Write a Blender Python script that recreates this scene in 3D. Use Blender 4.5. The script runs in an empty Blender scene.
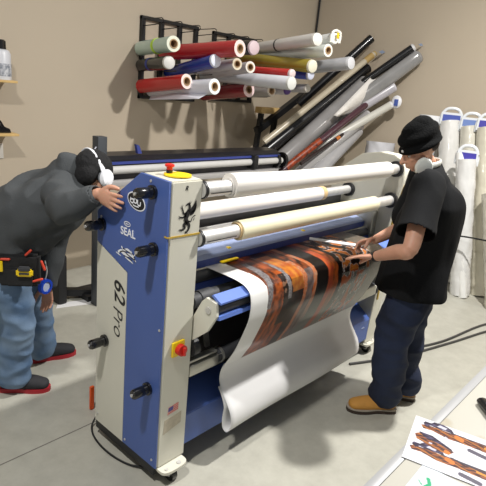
import bpy, bmesh, math, random
import numpy as np
from mathutils import Vector, Matrix, noise
random.seed(4)
S = bpy.context.scene
COL = S.collection
V = Vector
PI = math.pi

# ------------------------------------------------------------------ materials
def lin(h):
    if isinstance(h, str):
        h = h.lstrip('#'); c = [int(h[i:i+2], 16)/255 for i in (0, 2, 4)]
    else: c = list(h)
    return tuple((x/12.92 if x <= .04045 else ((x+.055)/1.055)**2.4) for x in c)
MATS = {}
def mat(name, col, rough=.6, metal=0., var=.0, scale=8., bump=0., bscale=60., alpha=1., coat=0., spec=.5, col2=None, sheen=0.):
    if name in MATS: return MATS[name]
    m = bpy.data.materials.new(name); m.use_nodes = True
    nt = m.node_tree; b = nt.nodes['Principled BSDF']
    c = lin(col)
    b.inputs['Roughness'].default_value = rough; b.inputs['Metallic'].default_value = metal
    b.inputs['Alpha'].default_value = alpha; b.inputs['Coat Weight'].default_value = coat
    b.inputs['Specular IOR Level'].default_value = spec
    b.inputs['Sheen Weight'].default_value = sheen
    tc = nt.nodes.new('ShaderNodeTexCoord')
    n = nt.nodes.new('ShaderNodeTexNoise'); n.inputs['Scale'].default_value = scale; n.inputs['Detail'].default_value = 5
    nt.links.new(tc.outputs['Object'], n.inputs['Vector'])
    r = nt.nodes.new('ShaderNodeValToRGB')
    r.color_ramp.elements[0].position = .3; r.color_ramp.elements[1].position = .7
    c2 = lin(col2) if col2 else tuple(min(1, x*(1+var)) for x in c)
    c1 = c if col2 else tuple(x*(1-var) for x in c)
    r.color_ramp.elements[0].color = (*c1, 1); r.color_ramp.elements[1].color = (*c2, 1)
    nt.links.new(n.outputs['Fac'], r.inputs['Fac']); nt.links.new(r.outputs['Color'], b.inputs['Base Color'])
    if bump:
        n2 = nt.nodes.new('ShaderNodeTexNoise'); n2.inputs['Scale'].default_value = bscale; n2.inputs['Detail'].default_value = 4
        nt.links.new(tc.outputs['Object'], n2.inputs['Vector'])
        bp = nt.nodes.new('ShaderNodeBump'); bp.inputs['Strength'].default_value = bump; bp.inputs['Distance'].default_value = .01
        nt.links.new(n2.outputs['Fac'], bp.inputs['Height']); nt.links.new(bp.outputs['Normal'], b.inputs['Normal'])
    MATS[name] = m
    return m
def paint_mat(name, rough=.3, coat=0.):
    m = bpy.data.materials.new(name); m.use_nodes = True
    nt = m.node_tree; b = nt.nodes['Principled BSDF']; b.inputs['Roughness'].default_value = rough
    b.inputs['Coat Weight'].default_value = coat; b.inputs['Specular IOR Level'].default_value = .3
    a = nt.nodes.new('ShaderNodeAttribute'); a.attribute_name = 'ink'
    nt.links.new(a.outputs['Color'], b.inputs['Base Color'])
    return m

cream = mat('cream powder coat', '#d3d1c3', .45, var=.03, scale=3)
blue = mat('blue powder coat', '#465f9f', .42, var=.04, scale=3)
navy = mat('dark blue enamel', '#3c4f96', .4, var=.05, scale=3)
black = mat('black metal', '#16171a', .45, var=.1)
rubber = mat('dark grey rubber', '#3a3b3e', .6, var=.08)
blackpl = mat('glossy black plastic', '#141416', .22, var=.05, coat=.3)
chrome = mat('brushed chrome', '#dad9d7', .5, .75, var=.06, scale=30)
alu = mat('aluminium', '#b9b8b0', .38, .8, var=.05)
steelgrey = mat('grey sheet steel', '#6f7073', .5, .3, var=.05)
whitepaper = mat('white paper', '#e0e0e0', .5, var=.015)
filmwhite = mat('white film', '#e0dcd6', .42, var=.02)
filmcream = mat('cream film', '#e2dbbd', .4, var=.02)
card = mat('brown cardboard core', '#a98a66', .8, var=.08)
cardshade = mat('shaded cardboard bore', '#6e5136', .85, var=.1)
tan = mat('tan tape', '#c7ab7e', .6, var=.05)
yellow = mat('yellow plastic', '#f2cf15', .4, var=.03)
red = mat('red plastic', '#d02a22', .4, var=.04)
goldtape = mat('gold tape', '#b8993a', .4, var=.08)
whitepaint = mat('white ink', '#e8ebf2', .5)
blackink = mat('black ink', '#17171a', .5)
wood = mat('pale pine', '#cfae72', .65, var=.1, scale=20)
orange = mat('orange plastic', '#e2581c', .5, var=.04)

# ------------------------------------------------------------------ scene graph helpers
def thing(name, label, cat, loc=(0, 0, 0), group=None):
    o = bpy.data.objects.new(name, None); COL.objects.link(o); o.location = loc
    o.empty_display_size = .1
    o['label'] = label; o['category'] = cat
    if group: o['group'] = group
    return o
def root_loc(p):
    q = V((0, 0, 0))
    while p: q = q + p.location; p = p.parent
    return q
def obj(name, bm, m, parent=None, smooth=True, loc=None):
    """geometry is given in world space; it is stored relative to the parent's place"""
    me = bpy.data.meshes.new(name)
    if isinstance(bm, bpy.types.Mesh): me = bm; me.name = name
    else: bm.normal_update(); bm.to_mesh(me); bm.free()
    o = bpy.data.objects.new(name, me); COL.objects.link(o)
    if parent:
        me.transform(Matrix.Translation(-root_loc(parent))); o.parent = parent
    else:
        if loc is None:
            co = [v.co for v in me.vertices]
            loc = V(((min(c.x for c in co)+max(c.x for c in co))/2, (min(c.y for c in co)+max(c.y for c in co))/2, min(c.z for c in co)))
        me.transform(Matrix.Translation(-V(loc))); o.location = loc
    for x in (m if isinstance(m, (list, tuple)) else [m]): me.materials.append(x)
    if smooth:
        me.polygons.foreach_set('use_smooth', [True]*len(me.polygons))
        try: me.set_sharp_from_angle(angle=math.radians(38))
        except Exception: pass
    return o
def tag(o, label, cat, group=None):
    o['label'] = label; o['category'] = cat
    if group: o['group'] = group
    return o
def struct(name, bm, m, parent=None):
    o = obj(name, bm, m, parent, smooth=False)
    o['kind'] = 'structure'; return o

# ------------------------------------------------------------------ shape helpers
def B(): return bmesh.new()
def box(bm, x0, x1, y0, y1, z0, z1, bev=0.):
    r = bmesh.ops.create_cube(bm, size=1)
    vs = r['verts']
    for v in vs:
        v.co = V((x0 if v.co.x < 0 else x1, y0 if v.co.y < 0 else y1, z0 if v.co.z < 0 else z1))
    if bev:
        es = {e for v in vs for e in v.link_edges}
        bmesh.ops.bevel(bm, geom=list(es), offset=bev, segments=2, affect='EDGES', profile=.5)
    return bm
def frame(d, up=V((0, 0, 1))):
    d = d.normalized()
    if abs(d.dot(up)) > .98: up = V((0, 1, 0)) if abs(d.y) < .9 else V((1, 0, 0))
    x = d.cross(up).normalized(); y = x.cross(d).normalized()
    return x, y
def prism(bm, poly, a, b, axis='x', mi=0):
    """extrude a 2D polygon between a and b along an axis; for x the polygon is (y,z), y -> (x,z), z -> (x,y)"""
    f = {'x': lambda p, t: V((t, p[0], p[1])), 'y': lambda p, t: V((p[0], t, p[1])), 'z': lambda p, t: V((p[0], p[1], t))}[axis]
    va = [bm.verts.new(f(p, a)) for p in poly]; vb = [bm.verts.new(f(p, b)) for p in poly]
    n = len(poly); fs = [bm.faces.new(va), bm.faces.new(vb[::-1])]
    for i in range(n): fs.append(bm.faces.new((va[i], vb[i], vb[(i+1) % n], va[(i+1) % n])))
    bmesh.ops.recalc_face_normals(bm, faces=fs)
    for q in fs: q.material_index = mi
    return bm
def ring(bm, c, x, y, rx, ry, n):
    return [bm.verts.new(c + x*rx*math.cos(2*PI*i/n) + y*ry*math.sin(2*PI*i/n)) for i in range(n)]
def skin(bm, r0, r1, mi=0):
    n = len(r0)
    for i in range(n):
        f = bm.faces.new((r0[i], r0[(i+1) % n], r1[(i+1) % n], r1[i])); f.material_index = mi
def tube(bm, pts, r, n=10, up=V((0, 0, 1)), cap=True):
    pts = [V(p) for p in pts]; prev = None; first = None
    rr = r if isinstance(r, (list, tuple)) else [r]*len(pts)
    for i, p in enumerate(pts):
        d = (pts[min(i+1, len(pts)-1)] - pts[max(i-1, 0)])
        x, y = frame(d, up)
        q = ring(bm, p, x, y, rr[i], rr[i], n)
        if prev: skin(bm, prev, q)
        else: first = q
        prev = q
    if cap:
        bm.faces.new(first[::-1]); bm.faces.new(prev)
    return bm
def cyl(bm, a, b, r, n=28, r2=None):
    return tube(bm, [a, b], [r, r if r2 is None else r2], n)
def hollow(bm, a, b, ro, ri, n=32, end_mi=1, mid=None, bore_mi=None):
    """open tube from a to b with annular ends"""
    a, b = V(a), V(b); x, y = frame(b-a)
    o0 = ring(bm, a, x, y, ro, ro, n); o1 = ring(bm, b, x, y, ro, ro, n)
    i0 = ring(bm, a, x, y, ri, ri, n); i1 = ring(bm, b, x, y, ri, ri, n)
    skin(bm, o0, o1, 0); skin(bm, o1, i1, end_mi); skin(bm, i1, i0, end_mi if bore_mi is None else bore_mi); skin(bm, i0, o0, end_mi)
    bmesh.ops.recalc_face_normals(bm, faces=bm.faces)
    return bm
def cr(pts, per=8):
    pts = [V(p) for p in pts]; out = []
    for i in range(len(pts)-1):
        p0 = pts[max(i-1, 0)]; p1 = pts[i]; p2 = pts[i+1]; p3 = pts[min(i+2, len(pts)-1)]
        for k in range(per):
            t = k/per
            out.append(.5*((2*p1)+(p2-p0)*t+(2*p0-5*p1+4*p2-p3)*t*t+(3*p1-p0-3*p2+p3)*t**3))
    out.append(pts[-1]); return out
def ribbon(bm, o, ex, ey, en, pts, ws, th=.0008, per=5):
    """a tapered brush stroke lying on the plane (o, ex, ey), raised along en"""
    P3 = cr([(p[0], p[1], 0) for p in pts], per); n = len(P3)
    W = [np.interp(i/(n-1)*(len(pts)-1), range(len(pts)), ws) for i in range(n)]
    L = []; R = []
    for i, p in enumerate(P3):
        d = (P3[min(i+1, n-1)]-P3[max(i-1, 0)]); d = V((d.x, d.y, 0)).normalized() if d.length > 1e-9 else V((1, 0, 0))
        q = V((-d.y, d.x, 0))
        for s, A in ((1, L), (-1, R)):
            c = p + q*s*W[i]/2; A.append(bm.verts.new(o + ex*c.x + ey*c.y + en*th))
    for i in range(n-1): bm.faces.new((L[i], R[i], R[i+1], L[i+1]))
    return bm
def text_mesh(txt, size, o, ex, ey, en, th=.001, bold=0., shear=0., spacing=1.):
    cu = bpy.data.curves.new('txt', 'FONT'); cu.body = txt; cu.size = size; cu.extrude = th/2; cu.offset = bold
    cu.shear = shear; cu.space_character = spacing
    ob = bpy.data.objects.new('txt', cu); COL.objects.link(ob)
    bpy.context.view_layer.update()
    me = bpy.data.meshes.new_from_object(ob.evaluated_get(bpy.context.evaluated_depsgraph_get()))
    bpy.data.objects.remove(ob)
    M = Matrix(((ex.x, ey.x, en.x, o.x), (ex.y, ey.y, en.y, o.y), (ex.z, ey.z, en.z, o.z), (0, 0, 0, 1)))
    me.transform(M); return me
def sheet(name, prof, x0, x1, nx, m, parent=None, th=.0015, ink=None, per=6, wav=None):
    """a web of material: profile in (y,z) swept along x; ink(u,v)->linear rgb"""
    P3 = cr([(0, p[0], p[1]) for p in prof], per); nv = len(P3)
    bm = B(); g = []
    lay = bm.verts.layers.float_color.new('ink') if ink is not None else None
    for j, p in enumerate(P3):
        d = P3[min(j+1, nv-1)]-P3[max(j-1, 0)]
        nn = V((0, -d.z, d.y)).normalized()
        row = []
        for i in range(nx+1):
            u = i/nx; q = V((x0+(x1-x0)*u, p.y, p.z))
            if wav: q += nn*wav(u, j/(nv-1))
            v = bm.verts.new(q)
            if lay: v[lay] = (*ink(u, j/(nv-1)), 1)
            row.append(v)
        g.append(row)
    for j in range(nv-1):
        for i in range(nx): bm.faces.new((g[j][i], g[j+1][i], g[j+1][i+1], g[j][i+1]))
    o = obj(name, bm, m, parent)
    md = o.modifiers.new('thick', 'SOLIDIFY'); md.thickness = th; md.offset = 0
    return o

# union of closed pieces through voxel remeshing, then python displacement
def limb(bm, pts, rad, n=18, per=5, up=V((0, 0, 1))):
    """rounded limb along a spline; rad items are r or (rx, ry)"""
    P3 = cr(pts, per) if len(pts) > 2 else [V(pts[0]).lerp(V(pts[1]), t/6) for t in range(7)]
    m = len(P3); R = []
    for i in range(m):
        t = i/(m-1)*(len(rad)-1); a = int(min(t, len(rad)-2)) if len(rad) > 1 else 0; f = t-a
        ra = rad[a] if isinstance(rad[a], tuple) else (rad[a],)*2
        rb = rad[min(a+1, len(rad)-1)]; rb = rb if isinstance(rb, tuple) else (rb,)*2
        R.append((ra[0]*(1-f)+rb[0]*f, ra[1]*(1-f)+rb[1]*f))
    rings = []; x = None
    def fr(i):
        d = (P3[min(i+1, m-1)]-P3[max(i-1, 0)]).normalized()
        return d, *frame(d, up)
    d0, x0, y0 = fr(0); r = R[0]; h = min(r)
    for a in (75, 50, 25):
        c, s = math.cos(math.radians(a)), math.sin(math.radians(a))
        rings.append(ring(bm, P3[0]-d0*h*s, x0, y0, r[0]*c, r[1]*c, n))
    for i in range(m):
        d, x, y = fr(i); rings.append(ring(bm, P3[i], x, y, R[i][0], R[i][1], n))
    d1, x1, y1 = fr(m-1); r = R[-1]; h = min(r)
    for a in (25, 50, 75):
        c, s = math.cos(math.radians(a)), math.sin(math.radians(a))
        rings.append(ring(bm, P3[-1]+d1*h*s, x1, y1, r[0]*c, r[1]*c, n))
    for a, b in zip(rings, rings[1:]): skin(bm, a, b)
    bm.faces.new(rings[0][::-1]); bm.faces.new(rings[-1])
    return bm
def blob(bm, c, r, rot=None, sub=3):
    q = bmesh.ops.create_icosphere(bm, subdivisions=sub, radius=1)
    M = Matrix.Translation(V(c)) @ (rot.to_4x4() if rot else Matrix()) @ Matrix.Diagonal((*r, 1))
    bmesh.ops.transform(bm, matrix=M, verts=q['verts']); return bm
def union(bm, voxel, smooth=4, cut=None):
    for f in bm.faces: pass
    bmesh.ops.recalc_face_normals(bm, faces=bm.faces)
    me = bpy.data.meshes.new('u'); bm.to_mesh(me); bm.free()
    o = bpy.data.objects.new('u', me); COL.objects.link(o)
    r = o.modifiers.new('r', 'REMESH'); r.mode = 'VOXEL'; r.voxel_size = voxel
    if smooth:
        s = o.modifiers.new('s', 'SMOOTH'); s.iterations = smooth; s.factor = .5
    bpy.context.view_layer.update()
    out = bpy.data.meshes.new_from_object(o.evaluated_get(bpy.context.evaluated_depsgraph_get()))
    bpy.data.objects.remove(o)
    if cut:
        b2 = B(); b2.from_mesh(out)
        for (co, no) in cut:
            bmesh.ops.bisect_plane(b2, geom=b2.verts[:]+b2.edges[:]+b2.faces[:], plane_co=V(co), plane_no=V(no), clear_outer=True)
        b2.to_mesh(out); b2.free()
    return out
def folds(me, amp, sx, seed=0, ridged=True):
    """cloth folds: displace along normals with stretched noise"""
    no = [v.normal.copy() for v in me.vertices]
    for v, n in zip(me.vertices, no):
        c = v.co; q = V((c.x*sx[0], c.y*sx[1], c.z*sx[2]+seed))
        w = noise.noise(q)
        q2 = V((c.x*sx[0]*2.3+5, c.y*sx[1]*2.3, c.z*sx[2]*2.3+seed))
        w2 = noise.noise(q2)
        h = (1-abs(w)*2.2) if ridged else w
        v.co = c + n*(amp*h + amp*.45*w2)
    return me

# ================================================================== SETTING
def floor_mat():
    m = mat('painted concrete floor', '#b3b2a8', .42, var=.04, scale=1.6, bump=.04, bscale=25)
    nt = m.node_tree; b = nt.nodes['Principled BSDF']; r = next(n for n in nt.nodes if n.type == 'VALTORGB')
    tc = next(n for n in nt.nodes if n.type == 'TEX_COORD')
    n = nt.nodes.new('ShaderNodeTexNoise'); n.inputs['Scale'].default_value = 9; n.inputs['Detail'].default_value = 8; n.inputs['Roughness'].default_value = .7
    nt.links.new(tc.outputs['Object'], n.inputs['Vector'])
    r2 = nt.nodes.new('ShaderNodeValToRGB'); r2.color_ramp.elements[0].position = .25; r2.color_ramp.elements[1].position = .75
    r2.color_ramp.elements[0].color = (.82, .81, .79, 1); r2.color_ramp.elements[1].color = (1.05, 1.05, 1.03, 1)
    nt.links.new(n.outputs['Fac'], r2.inputs['Fac'])
    mx = nt.nodes.new('ShaderNodeMix'); mx.data_type = 'RGBA'; mx.blend_type = 'MULTIPLY'; mx.inputs['Factor'].default_value = 1
    nt.links.new(r.outputs['Color'], mx.inputs['A']); nt.links.new(r2.outputs['Color'], mx.inputs['B'])
    nt.links.new(mx.outputs['Result'], b.inputs['Base Color'])
    return m
fm = floor_mat()
bm = B(); box(bm, -5, 4.67, -5, 2.75, -.1, 0); struct('floor', bm, fm)
joint = mat('dark floor joint', '#76736d', .8)
bm = B(); box(bm, -5, 4.66, .586, .592, 0, .0012); struct('trim_1', bm, joint)
wallm = mat('taupe wall paint', '#bdb09c', .75, var=.015, scale=2, bump=.03, bscale=90)
bm = B(); box(bm, -5, 4.67, 2.75, 2.9, -.1, 5.2); struct('wall_back', bm, wallm)
bm = B(); box(bm, 4.67, 4.82, -5, 2.9, -.1, 5.2); struct('wall_right', bm, wallm)
bm = B(); cyl(bm, (4.655, 2.72, 2.4), (4.655, 2.72, 5.2), .012, 8); struct('trim_2', bm, black)

# ================================================================== LAMINATOR
L1 = 1.97
lam = thing('laminator', 'large wide-format laminator with blue and cream end cabinet, black crank knobs and chrome shafts', 'laminator', (1.0, .25, 0))
# end cabinet (camera side)
poly = [(0, .09), (0, 1.447), (.19, 1.452), (.505, 1.222), (.505, .09)]
bm = B(); prism(bm, poly, .006, .173, 'x')
bmesh.ops.bevel(bm, geom=bm.edges[:], offset=.006, segments=2, affect='EDGES')
cab = obj('end_cabinet', bm, cream, lam)
# side cover: blue plate and cream plate lying on the cabinet face
bp_ = [(.003, .092), (.003, 1.448), (.19, 1.452), (.503, 1.223), (.503, 1.075), (.262, .988), (.262, .092)]
bm = B(); prism(bm, bp_, -.004, .006, 'x'); bmesh.ops.bevel(bm, geom=bm.edges[:], offset=.002, segments=1, affect='EDGES')
obj('blue_side_cover', bm, blue, lam)
cp_ = [(.264, .092), (.264, .986), (.503, 1.072), (.503, .092)]
bm = B(); prism(bm, cp_, -.003, .006, 'x'); obj('cream_side_cover', bm, cream, lam, smooth=False)
for (y, z) in [(.12, 1.43), (.02, .80), (.03, .13), (.24, .12), (.47, 1.20), (.48, .14)]:
    bm = B(); cyl(bm, (-.007, y, z), (-.003, y, z), .006, 12); obj('screw', bm, chrome, lam)
bm = B(); box(bm, .0, .17, .02, .5, .045, .09); obj('skid', bm, black, lam)
# crank knobs
for (y, z) in [(.104, 1.387), (.081, 1.15), (.46, 1.165), (.423, .585), (.078, .488)]:
    bm = B()
    prof = [(.0, .030), (-.012, .030), (-.013, .023), (-.03, .0215), (-.033, .0235), (-.078, .0235), (-.086, .020), (-.088, .0)]
    prev = None
    for (dx, r) in prof:
        c = V((-.004+dx, y, z))
        q = ring(bm, c, V((0, 1, 0)), V((0, 0, 1)), max(r, .0005), max(r, .0005), 24)
        if prev: skin(bm, prev, q)
        prev = q
    bm.faces.new(prev)
    bmesh.ops.recalc_face_normals(bm, faces=bm.faces)
    k = obj('crank_knob', bm, blackpl, lam)
    bm = B(); cyl(bm, (-.0925, y, z), (-.0985, y, z), .007, 12); obj('set_screw', bm, chrome, k)
# rear frame post seen past the side cover
bm = B(); box(bm, .02, .16, .505, .512, .1, 1.2); obj('rear_cover', bm, black, lam)
# writing
EX = V((0, -1, 0)); EZ = V((0, 0, 1)); EN = V((-1, 0, 0))
me = text_mesh('SEAL', .050, V((-.005, .318, 1.158)), EX, V((0, .05, 1)), EN, bold=.001, spacing=1.02)
obj('seal_lettering', me, whitepaint, lam, smooth=False)
bm = B()
ribbon(bm, V((-.005, .27, 1.212)), EX, EZ, EN, [(.022*math.cos(t), .010*math.sin(t)) for t in np.linspace(0, 2*PI, 13)], [.004]*13)
ribbon(bm, V((-.005, .27, 1.212)), EX, EZ, EN, [(-.012, 0), (.012, 0)], [.006, .002]); obj('emblem', bm, whitepaint, lam, smooth=False)
# 62Pro runs down the cream cover
TX = V((0, -.06, -1)).normalized(); TY = V((0, -1, .06)).normalized()
me = text_mesh('62', .115, V((-.004, .358, .935)), TX, TY, EN, bold=.0012, shear=.25)
obj('number_lettering', me, blackink, lam, smooth=False)
me = text_mesh('Pro', .105, V((-.004, .362, .80)), TX, TY, EN, bold=-.0012, shear=.3)
obj('pro_lettering', me, blackink, lam, smooth=False)
# oval badge
def oval(c, ry, rz, dx, mt, nm, n=28):
    bm = B(); vs = [bm.verts.new((dx, c[0]+ry*math.cos(2*PI*i/n)+.25*rz*math.sin(2*PI*i/n)*-1, c[1]+rz*math.sin(2*PI*i/n)+.22*ry*math.cos(2*PI*i/n))) for i in range(n)]
    f = bm.faces.new(vs); bmesh.ops.recalc_face_normals(bm, faces=[f])
    r = bmesh.ops.extrude_face_region(bm, geom=[f]); bmesh.ops.translate(bm, verts=[v for v in r['geom'] if isinstance(v, bmesh.types.BMVert)], vec=(-.001, 0, 0))
    return obj(nm, bm, mt, lam, smooth=False)
oval((.212, 1.325), .062, .036, -.0045, whitepaint, 'badge_rim')
oval((.212, 1.325), .056, .031, -.0053, blackink, 'oval_badge')
bm = B(); o_ = V((-.0068, .212, 1.325))
for pts, w in [([(-.035, .012), (-.038, -.006), (-.02, -.01), (-.018, .006), (-.034, .004)], .006), ([(-.01, .016), (-.012, -.004), (.004, -.006), (.004, .01), (-.01, .012)], .006),
               ([(.012, .01), (.014, -.01), (.03, -.012), (.032, .004)], .006), ([(-.02, -.018), (0, -.021), (.022, -.02)], .005), ([(-.02, .02), (0, .018), (.02, .014)], .004)]:
    ribbon(bm, o_, EX, EZ, EN, pts, [w]*len(pts))
obj('badge_marks', bm, whitepaint, lam, smooth=False)
# grey and black winged creature sticker beside the lower front knob
bm = B(); o_ = V((-.0045, .26, 1.078))
rnd = random.Random(3)
for pts, w in [([(-.075, -.012), (-.05, .0), (-.02, -.008), (.02, -.004), (.06, -.02)], .016), ([(-.05, .022), (-.03, .01), (0, .018), (.03, .006)], .012), ([(-.02, -.02), (.01, -.026), (.04, -.034)], .009),
               ([(.02, .02), (.04, .0), (.055, .016)], .008), ([(-.09, -.016), (-.07, -.02), (-.05, -.024)], .006)]:
    ribbon(bm, o_, EX, EZ, EN, pts, [w*.5]+[w]*(len(pts)-2)+[w*.3])
obj('creature_sticker', bm, whitepaint, lam, smooth=False)
bm = B()
for pts, w in [([(-.06, -.008), (-.03, .004), (0, -.004), (.05, -.014)], .005), ([(-.04, .016), (-.01, .012), (.02, .008)], .004), ([(-.03, -.014), (0, -.018), (.03, -.024)], .004), ([(.03, .01), (.045, .004), (.055, -.026)], .004)]:
    ribbon(bm, o_, EX, EZ, EN, pts, [w]*len(pts), th=.0016)
obj('creature_lines', bm, blackink, lam, smooth=False)
# heraldic griffin on the front of the cabinet
FX = V((1, 0, 0)); FN = V((0, -1, 0)); o_ = V((.088, -.0005, 1.292))
bm = B(); s = 1.
G = [([(.014, .034), (.004, .012), (.000, -.006), (.010, -.024)], [.016, .026, .022, .016]),            # body
     ([(.014, .030), (.018, .048), (.014, .060)], [.014, .011, .010]),                                     # neck
     ([(.018, .060), (.008, .061), (-.002, .058), (-.006, .052)], [.012, .010, .006, .001]),              # head and beak
     ([(.014, .064), (.018, .074)], [.004, .001]), ([(.020, .062), (.027, .071)], [.004, .001]),           # ears
     ([(.018, .022), (.036, .034), (.048, .052), (.052, .074)], [.012, .026, .018, .001]),                 # wing
     ([(.020, .014), (.036, .020), (.048, .034), (.055, .056)], [.010, .016, .012, .001]),
     ([(.002, .022), (-.014, .020), (-.020, .034), (-.026, .046)], [.012, .008, .007, .005]),              # raised fore leg
     ([(-.026, .046), (-.038, .050)], [.004, .001]), ([(-.026, .046), (-.032, .060)], [.004, .001]), ([(-.026, .046), (-.022, .062)], [.004, .001]),
     ([(.000, .012), (-.018, .004), (-.034, .008)], [.011, .007, .005]),                                   # second fore leg
     ([(-.034, .008), (-.044, .014)], [.004, .001]), ([(-.034, .008), (-.044, .002)], [.004, .001]), ([(-.034, .008), (-.038, -.006)], [.004, .001]),
     ([(.006, -.018), (-.010, -.030), (-.004, -.044), (-.022, -.052), (-.030, -.048)], [.020, .014, .010, .009, .004]),  # hind leg
     ([(.008, -.022), (.020, -.036), (.018, -.052), (.006, -.064), (-.002, -.062)], [.018, .014, .010, .009, .004]),
     ([(-.026, -.050), (-.034, -.058)], [.005, .001]), ([(-.030, -.048), (-.040, -.050)], [.005, .001]),
     ([(.004, -.064), (-.002, -.074)], [.005, .001]), ([(.010, -.066), (.012, -.076)], [.005, .001]),
     ([(.012, -.014), (.028, -.020), (.034, -.006), (.044, .004)], [.006, .005, .004, .003]),              # tail
     ([(.044, .004), (.056, .006)], [.007, .001]), ([(.044, -.016), (.048, -.004)], [.004, .003])]
for pts, w in G: ribbon(bm, o_, FX, EZ, FN, [(a*.95, b*.95) for a, b in pts], w, th=.0012)
obj('griffin_emblem', bm, blackink, lam, smooth=False)
me = text_mesh('R', .026, V((.074, -.001, 1.408)), FX, EZ, FN, shear=.35, bold=.0004); obj('letter_mark', me, blackink, lam, smooth=False)
# gold tape round the corner
bm = B(); prism(bm, [(-.002, 1.215), (-.002, 1.222), (.176, 1.219), (.176, 1.211)], -.0025, .0, 'y')
box(bm, -.006, -.004, -.002, .02, 1.216, 1.223); obj('gold_tape', bm, goldtape, lam, smooth=False)
# rotary isolator switch
bm = B(); box(bm, .050, .120, -.012, 0, .660, .732, .004); sw = obj('switch_plate', bm, yellow, lam)
bm = B(); cyl(bm, (.088, -.012, .695), (.088, -.036, .695), .026, 24); box(bm, .082, .094, -.052, -.038, .676, .714, .002); obj('switch_dial', bm, red, sw)
# flag sticker, rating plate
flagred = mat('faded red ink', '#cf6b64', .5); flagblue = mat('faded blue ink', '#4a4a92', .5); flagwhite = mat('faded white ink', '#d8b8b0', .5)
fl = None
bm = B(); prism(bm, [(.050, .360), (.054, .398), (.115, .404), (.112, .366)], -.0012, -.0002, 'y'); fl = obj('flag_sticker', bm, flagwhite, lam, smooth=False)
bm = B()
for k in range(4):
    z = .366+k*.0098
    prism(bm, [(.051+.001*k, z), (.051+.001*k, z+.005), (.1135, z+.0115), (.113, z+.0065)], -.002, -.0012, 'y')
obj('flag_stripes', bm, flagred, fl, smooth=False)
bm = B(); prism(bm, [(.052, .379), (.054, .399), (.082, .402), (.08, .382)], -.0026, -.002, 'y'); obj('flag_canton', bm, flagblue, fl, smooth=False)
bm = B(); prism(bm, [(.03, .265), (.035, .34), (.135, .352), (.135, .29)], -.0012, -.0002, 'y'); obj('worn_label', bm, mat('worn label', '#b9b09d', .7, var=.12, scale=40), lam, smooth=False)
# emergency stop on top
bm = B(); cyl(bm, (.105, .085, 1.452), (.105, .085, 1.458), .058, 40); es = obj('emergency_stop_disc', bm, yellow, lam)
bm = B(); cyl(bm, (.085, .115, 1.458), (.085, .115, 1.472), .014, 20); e2 = obj('emergency_stop_base', bm, blackpl, lam)
bm = B(); tube(bm, [(.085, .115, 1.470), (.085, .115, 1.482), (.085, .115, 1.487), (.085, .115, 1.494), (.085, .115, 1.497)], [.012, .013, .020, .020, .014], 24); obj('emergency_stop_button', bm, red, lam)
# far end panel
rp = [(.02, .09), (.0, .45), (.0, .94), (-.025, 1.16), (-.053, 1.32), (-.045, 1.41), (-.01, 1.465), (.04, 1.489), (.15, 1.494), (.28, 1.466), (.42, 1.36), (.5, 1.22), (.5, .09)]
bm = B(); prism(bm, rp, L1, L1+.12, 'x'); bmesh.ops.bevel(bm, geom=[e for e in bm.edges], offset=.004, segments=2, affect='EDGES')
obj('far_end_panel', bm, cream, lam)
bm = B(); prism(bm, [(-.052, 1.30), (-.026, 1.16), (-.002, .94), (-.002, .45), (-.010, .45), (-.010, .94), (-.034, 1.16), (-.06, 1.30)], L1+.02, L1+.035, 'x'); obj('gold_edge_strip', bm, goldtape, lam, smooth=False)
bm = B(); box(bm, L1+.0, L1+.12, .02, .5, .045, .09); obj('skid', bm, black, lam)
# shafts
def shaft(y, z, r, nm='supply_shaft'):
    bm = B(); cyl(bm, (.17, y, z), (L1, y, z), r, 32); o = obj(nm, bm, chrome, lam)
    bm = B(); cyl(bm, (L1-.022, y, z), (L1, y, z), r+.019, 32); obj('bearing_ring', bm, black, o)
    bm = B(); cyl(bm, (.173, y, z), (.186, y, z), r+.005, 32); obj('bearing_ring', bm, black, o)
    bm = B()
    for k in range(26):
        x = .205+k*.0072
        box(bm, x, x+.003, y-r-.0008, y-r+.003, z-.014, z-.010)
    obj('scale_marks', bm, blackink, o, smooth=False)
    return o
shaft(.012, 1.400, .034); shaft(.346, 1.197, .030); shaft(.012, 1.187, .033)
bm = B(); cyl(bm, (.17, .12, 1.178), (L1, .12, 1.178), .014, 16); obj('guide_rod', bm, mat('white rod', '#d9d8d6', .35), lam)
# rear cross member and inner deck
bm = B(); box(bm, .17, L1, .40, .43, .95, 1.16, .004); obj('rear_cross_panel', bm, steelgrey, lam)
bm = B(); box(bm, .17, L1, .30, .36, 1.02, 1.10, .004); obj('rear_cross_beam', bm, alu, lam)
# nip shroud beam
beamlit_wear = mat('lit and worn blue enamel', '#8a97b8', .3, var=.03)
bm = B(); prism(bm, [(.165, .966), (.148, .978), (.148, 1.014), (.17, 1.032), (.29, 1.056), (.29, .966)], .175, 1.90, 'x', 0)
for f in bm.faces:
    if f.normal.z > .3: f.material_index = 1  # upward faces take a paler blue: the beam's highlight painted as colour
obj('nip_shroud', bm, [navy, beamlit_wear], lam, smooth=False)
for x in (.55, 1.2): 
    bm = B(); box(bm, x, x+.02, .17, .19, 1.03, 1.038); obj('yellow_mark', bm, yellow, lam)
bm = B(); box(bm, .175, 1.95, .12, .20, .85, .915, .008); obj('lower_beam', bm, navy, lam)
bm = B(); cyl(bm, (.175, .13, .945), (1.95, .13, .945), .028, 24); obj('nip_roller', bm, rubber, lam)
bm = B(); cyl(bm, (.175, .03, .885), (1.95, .03, .885), .036, 28); cyl(bm, (.22, .03, .885), (.30, .03, .885), .041, 28); obj('idler_roller', bm, rubber, lam)
bm = B(); box(bm, 1.90, 1.97, .09, .2, .93, 1.09, .006); obj('shroud_bracket', bm, alu, lam)
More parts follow.
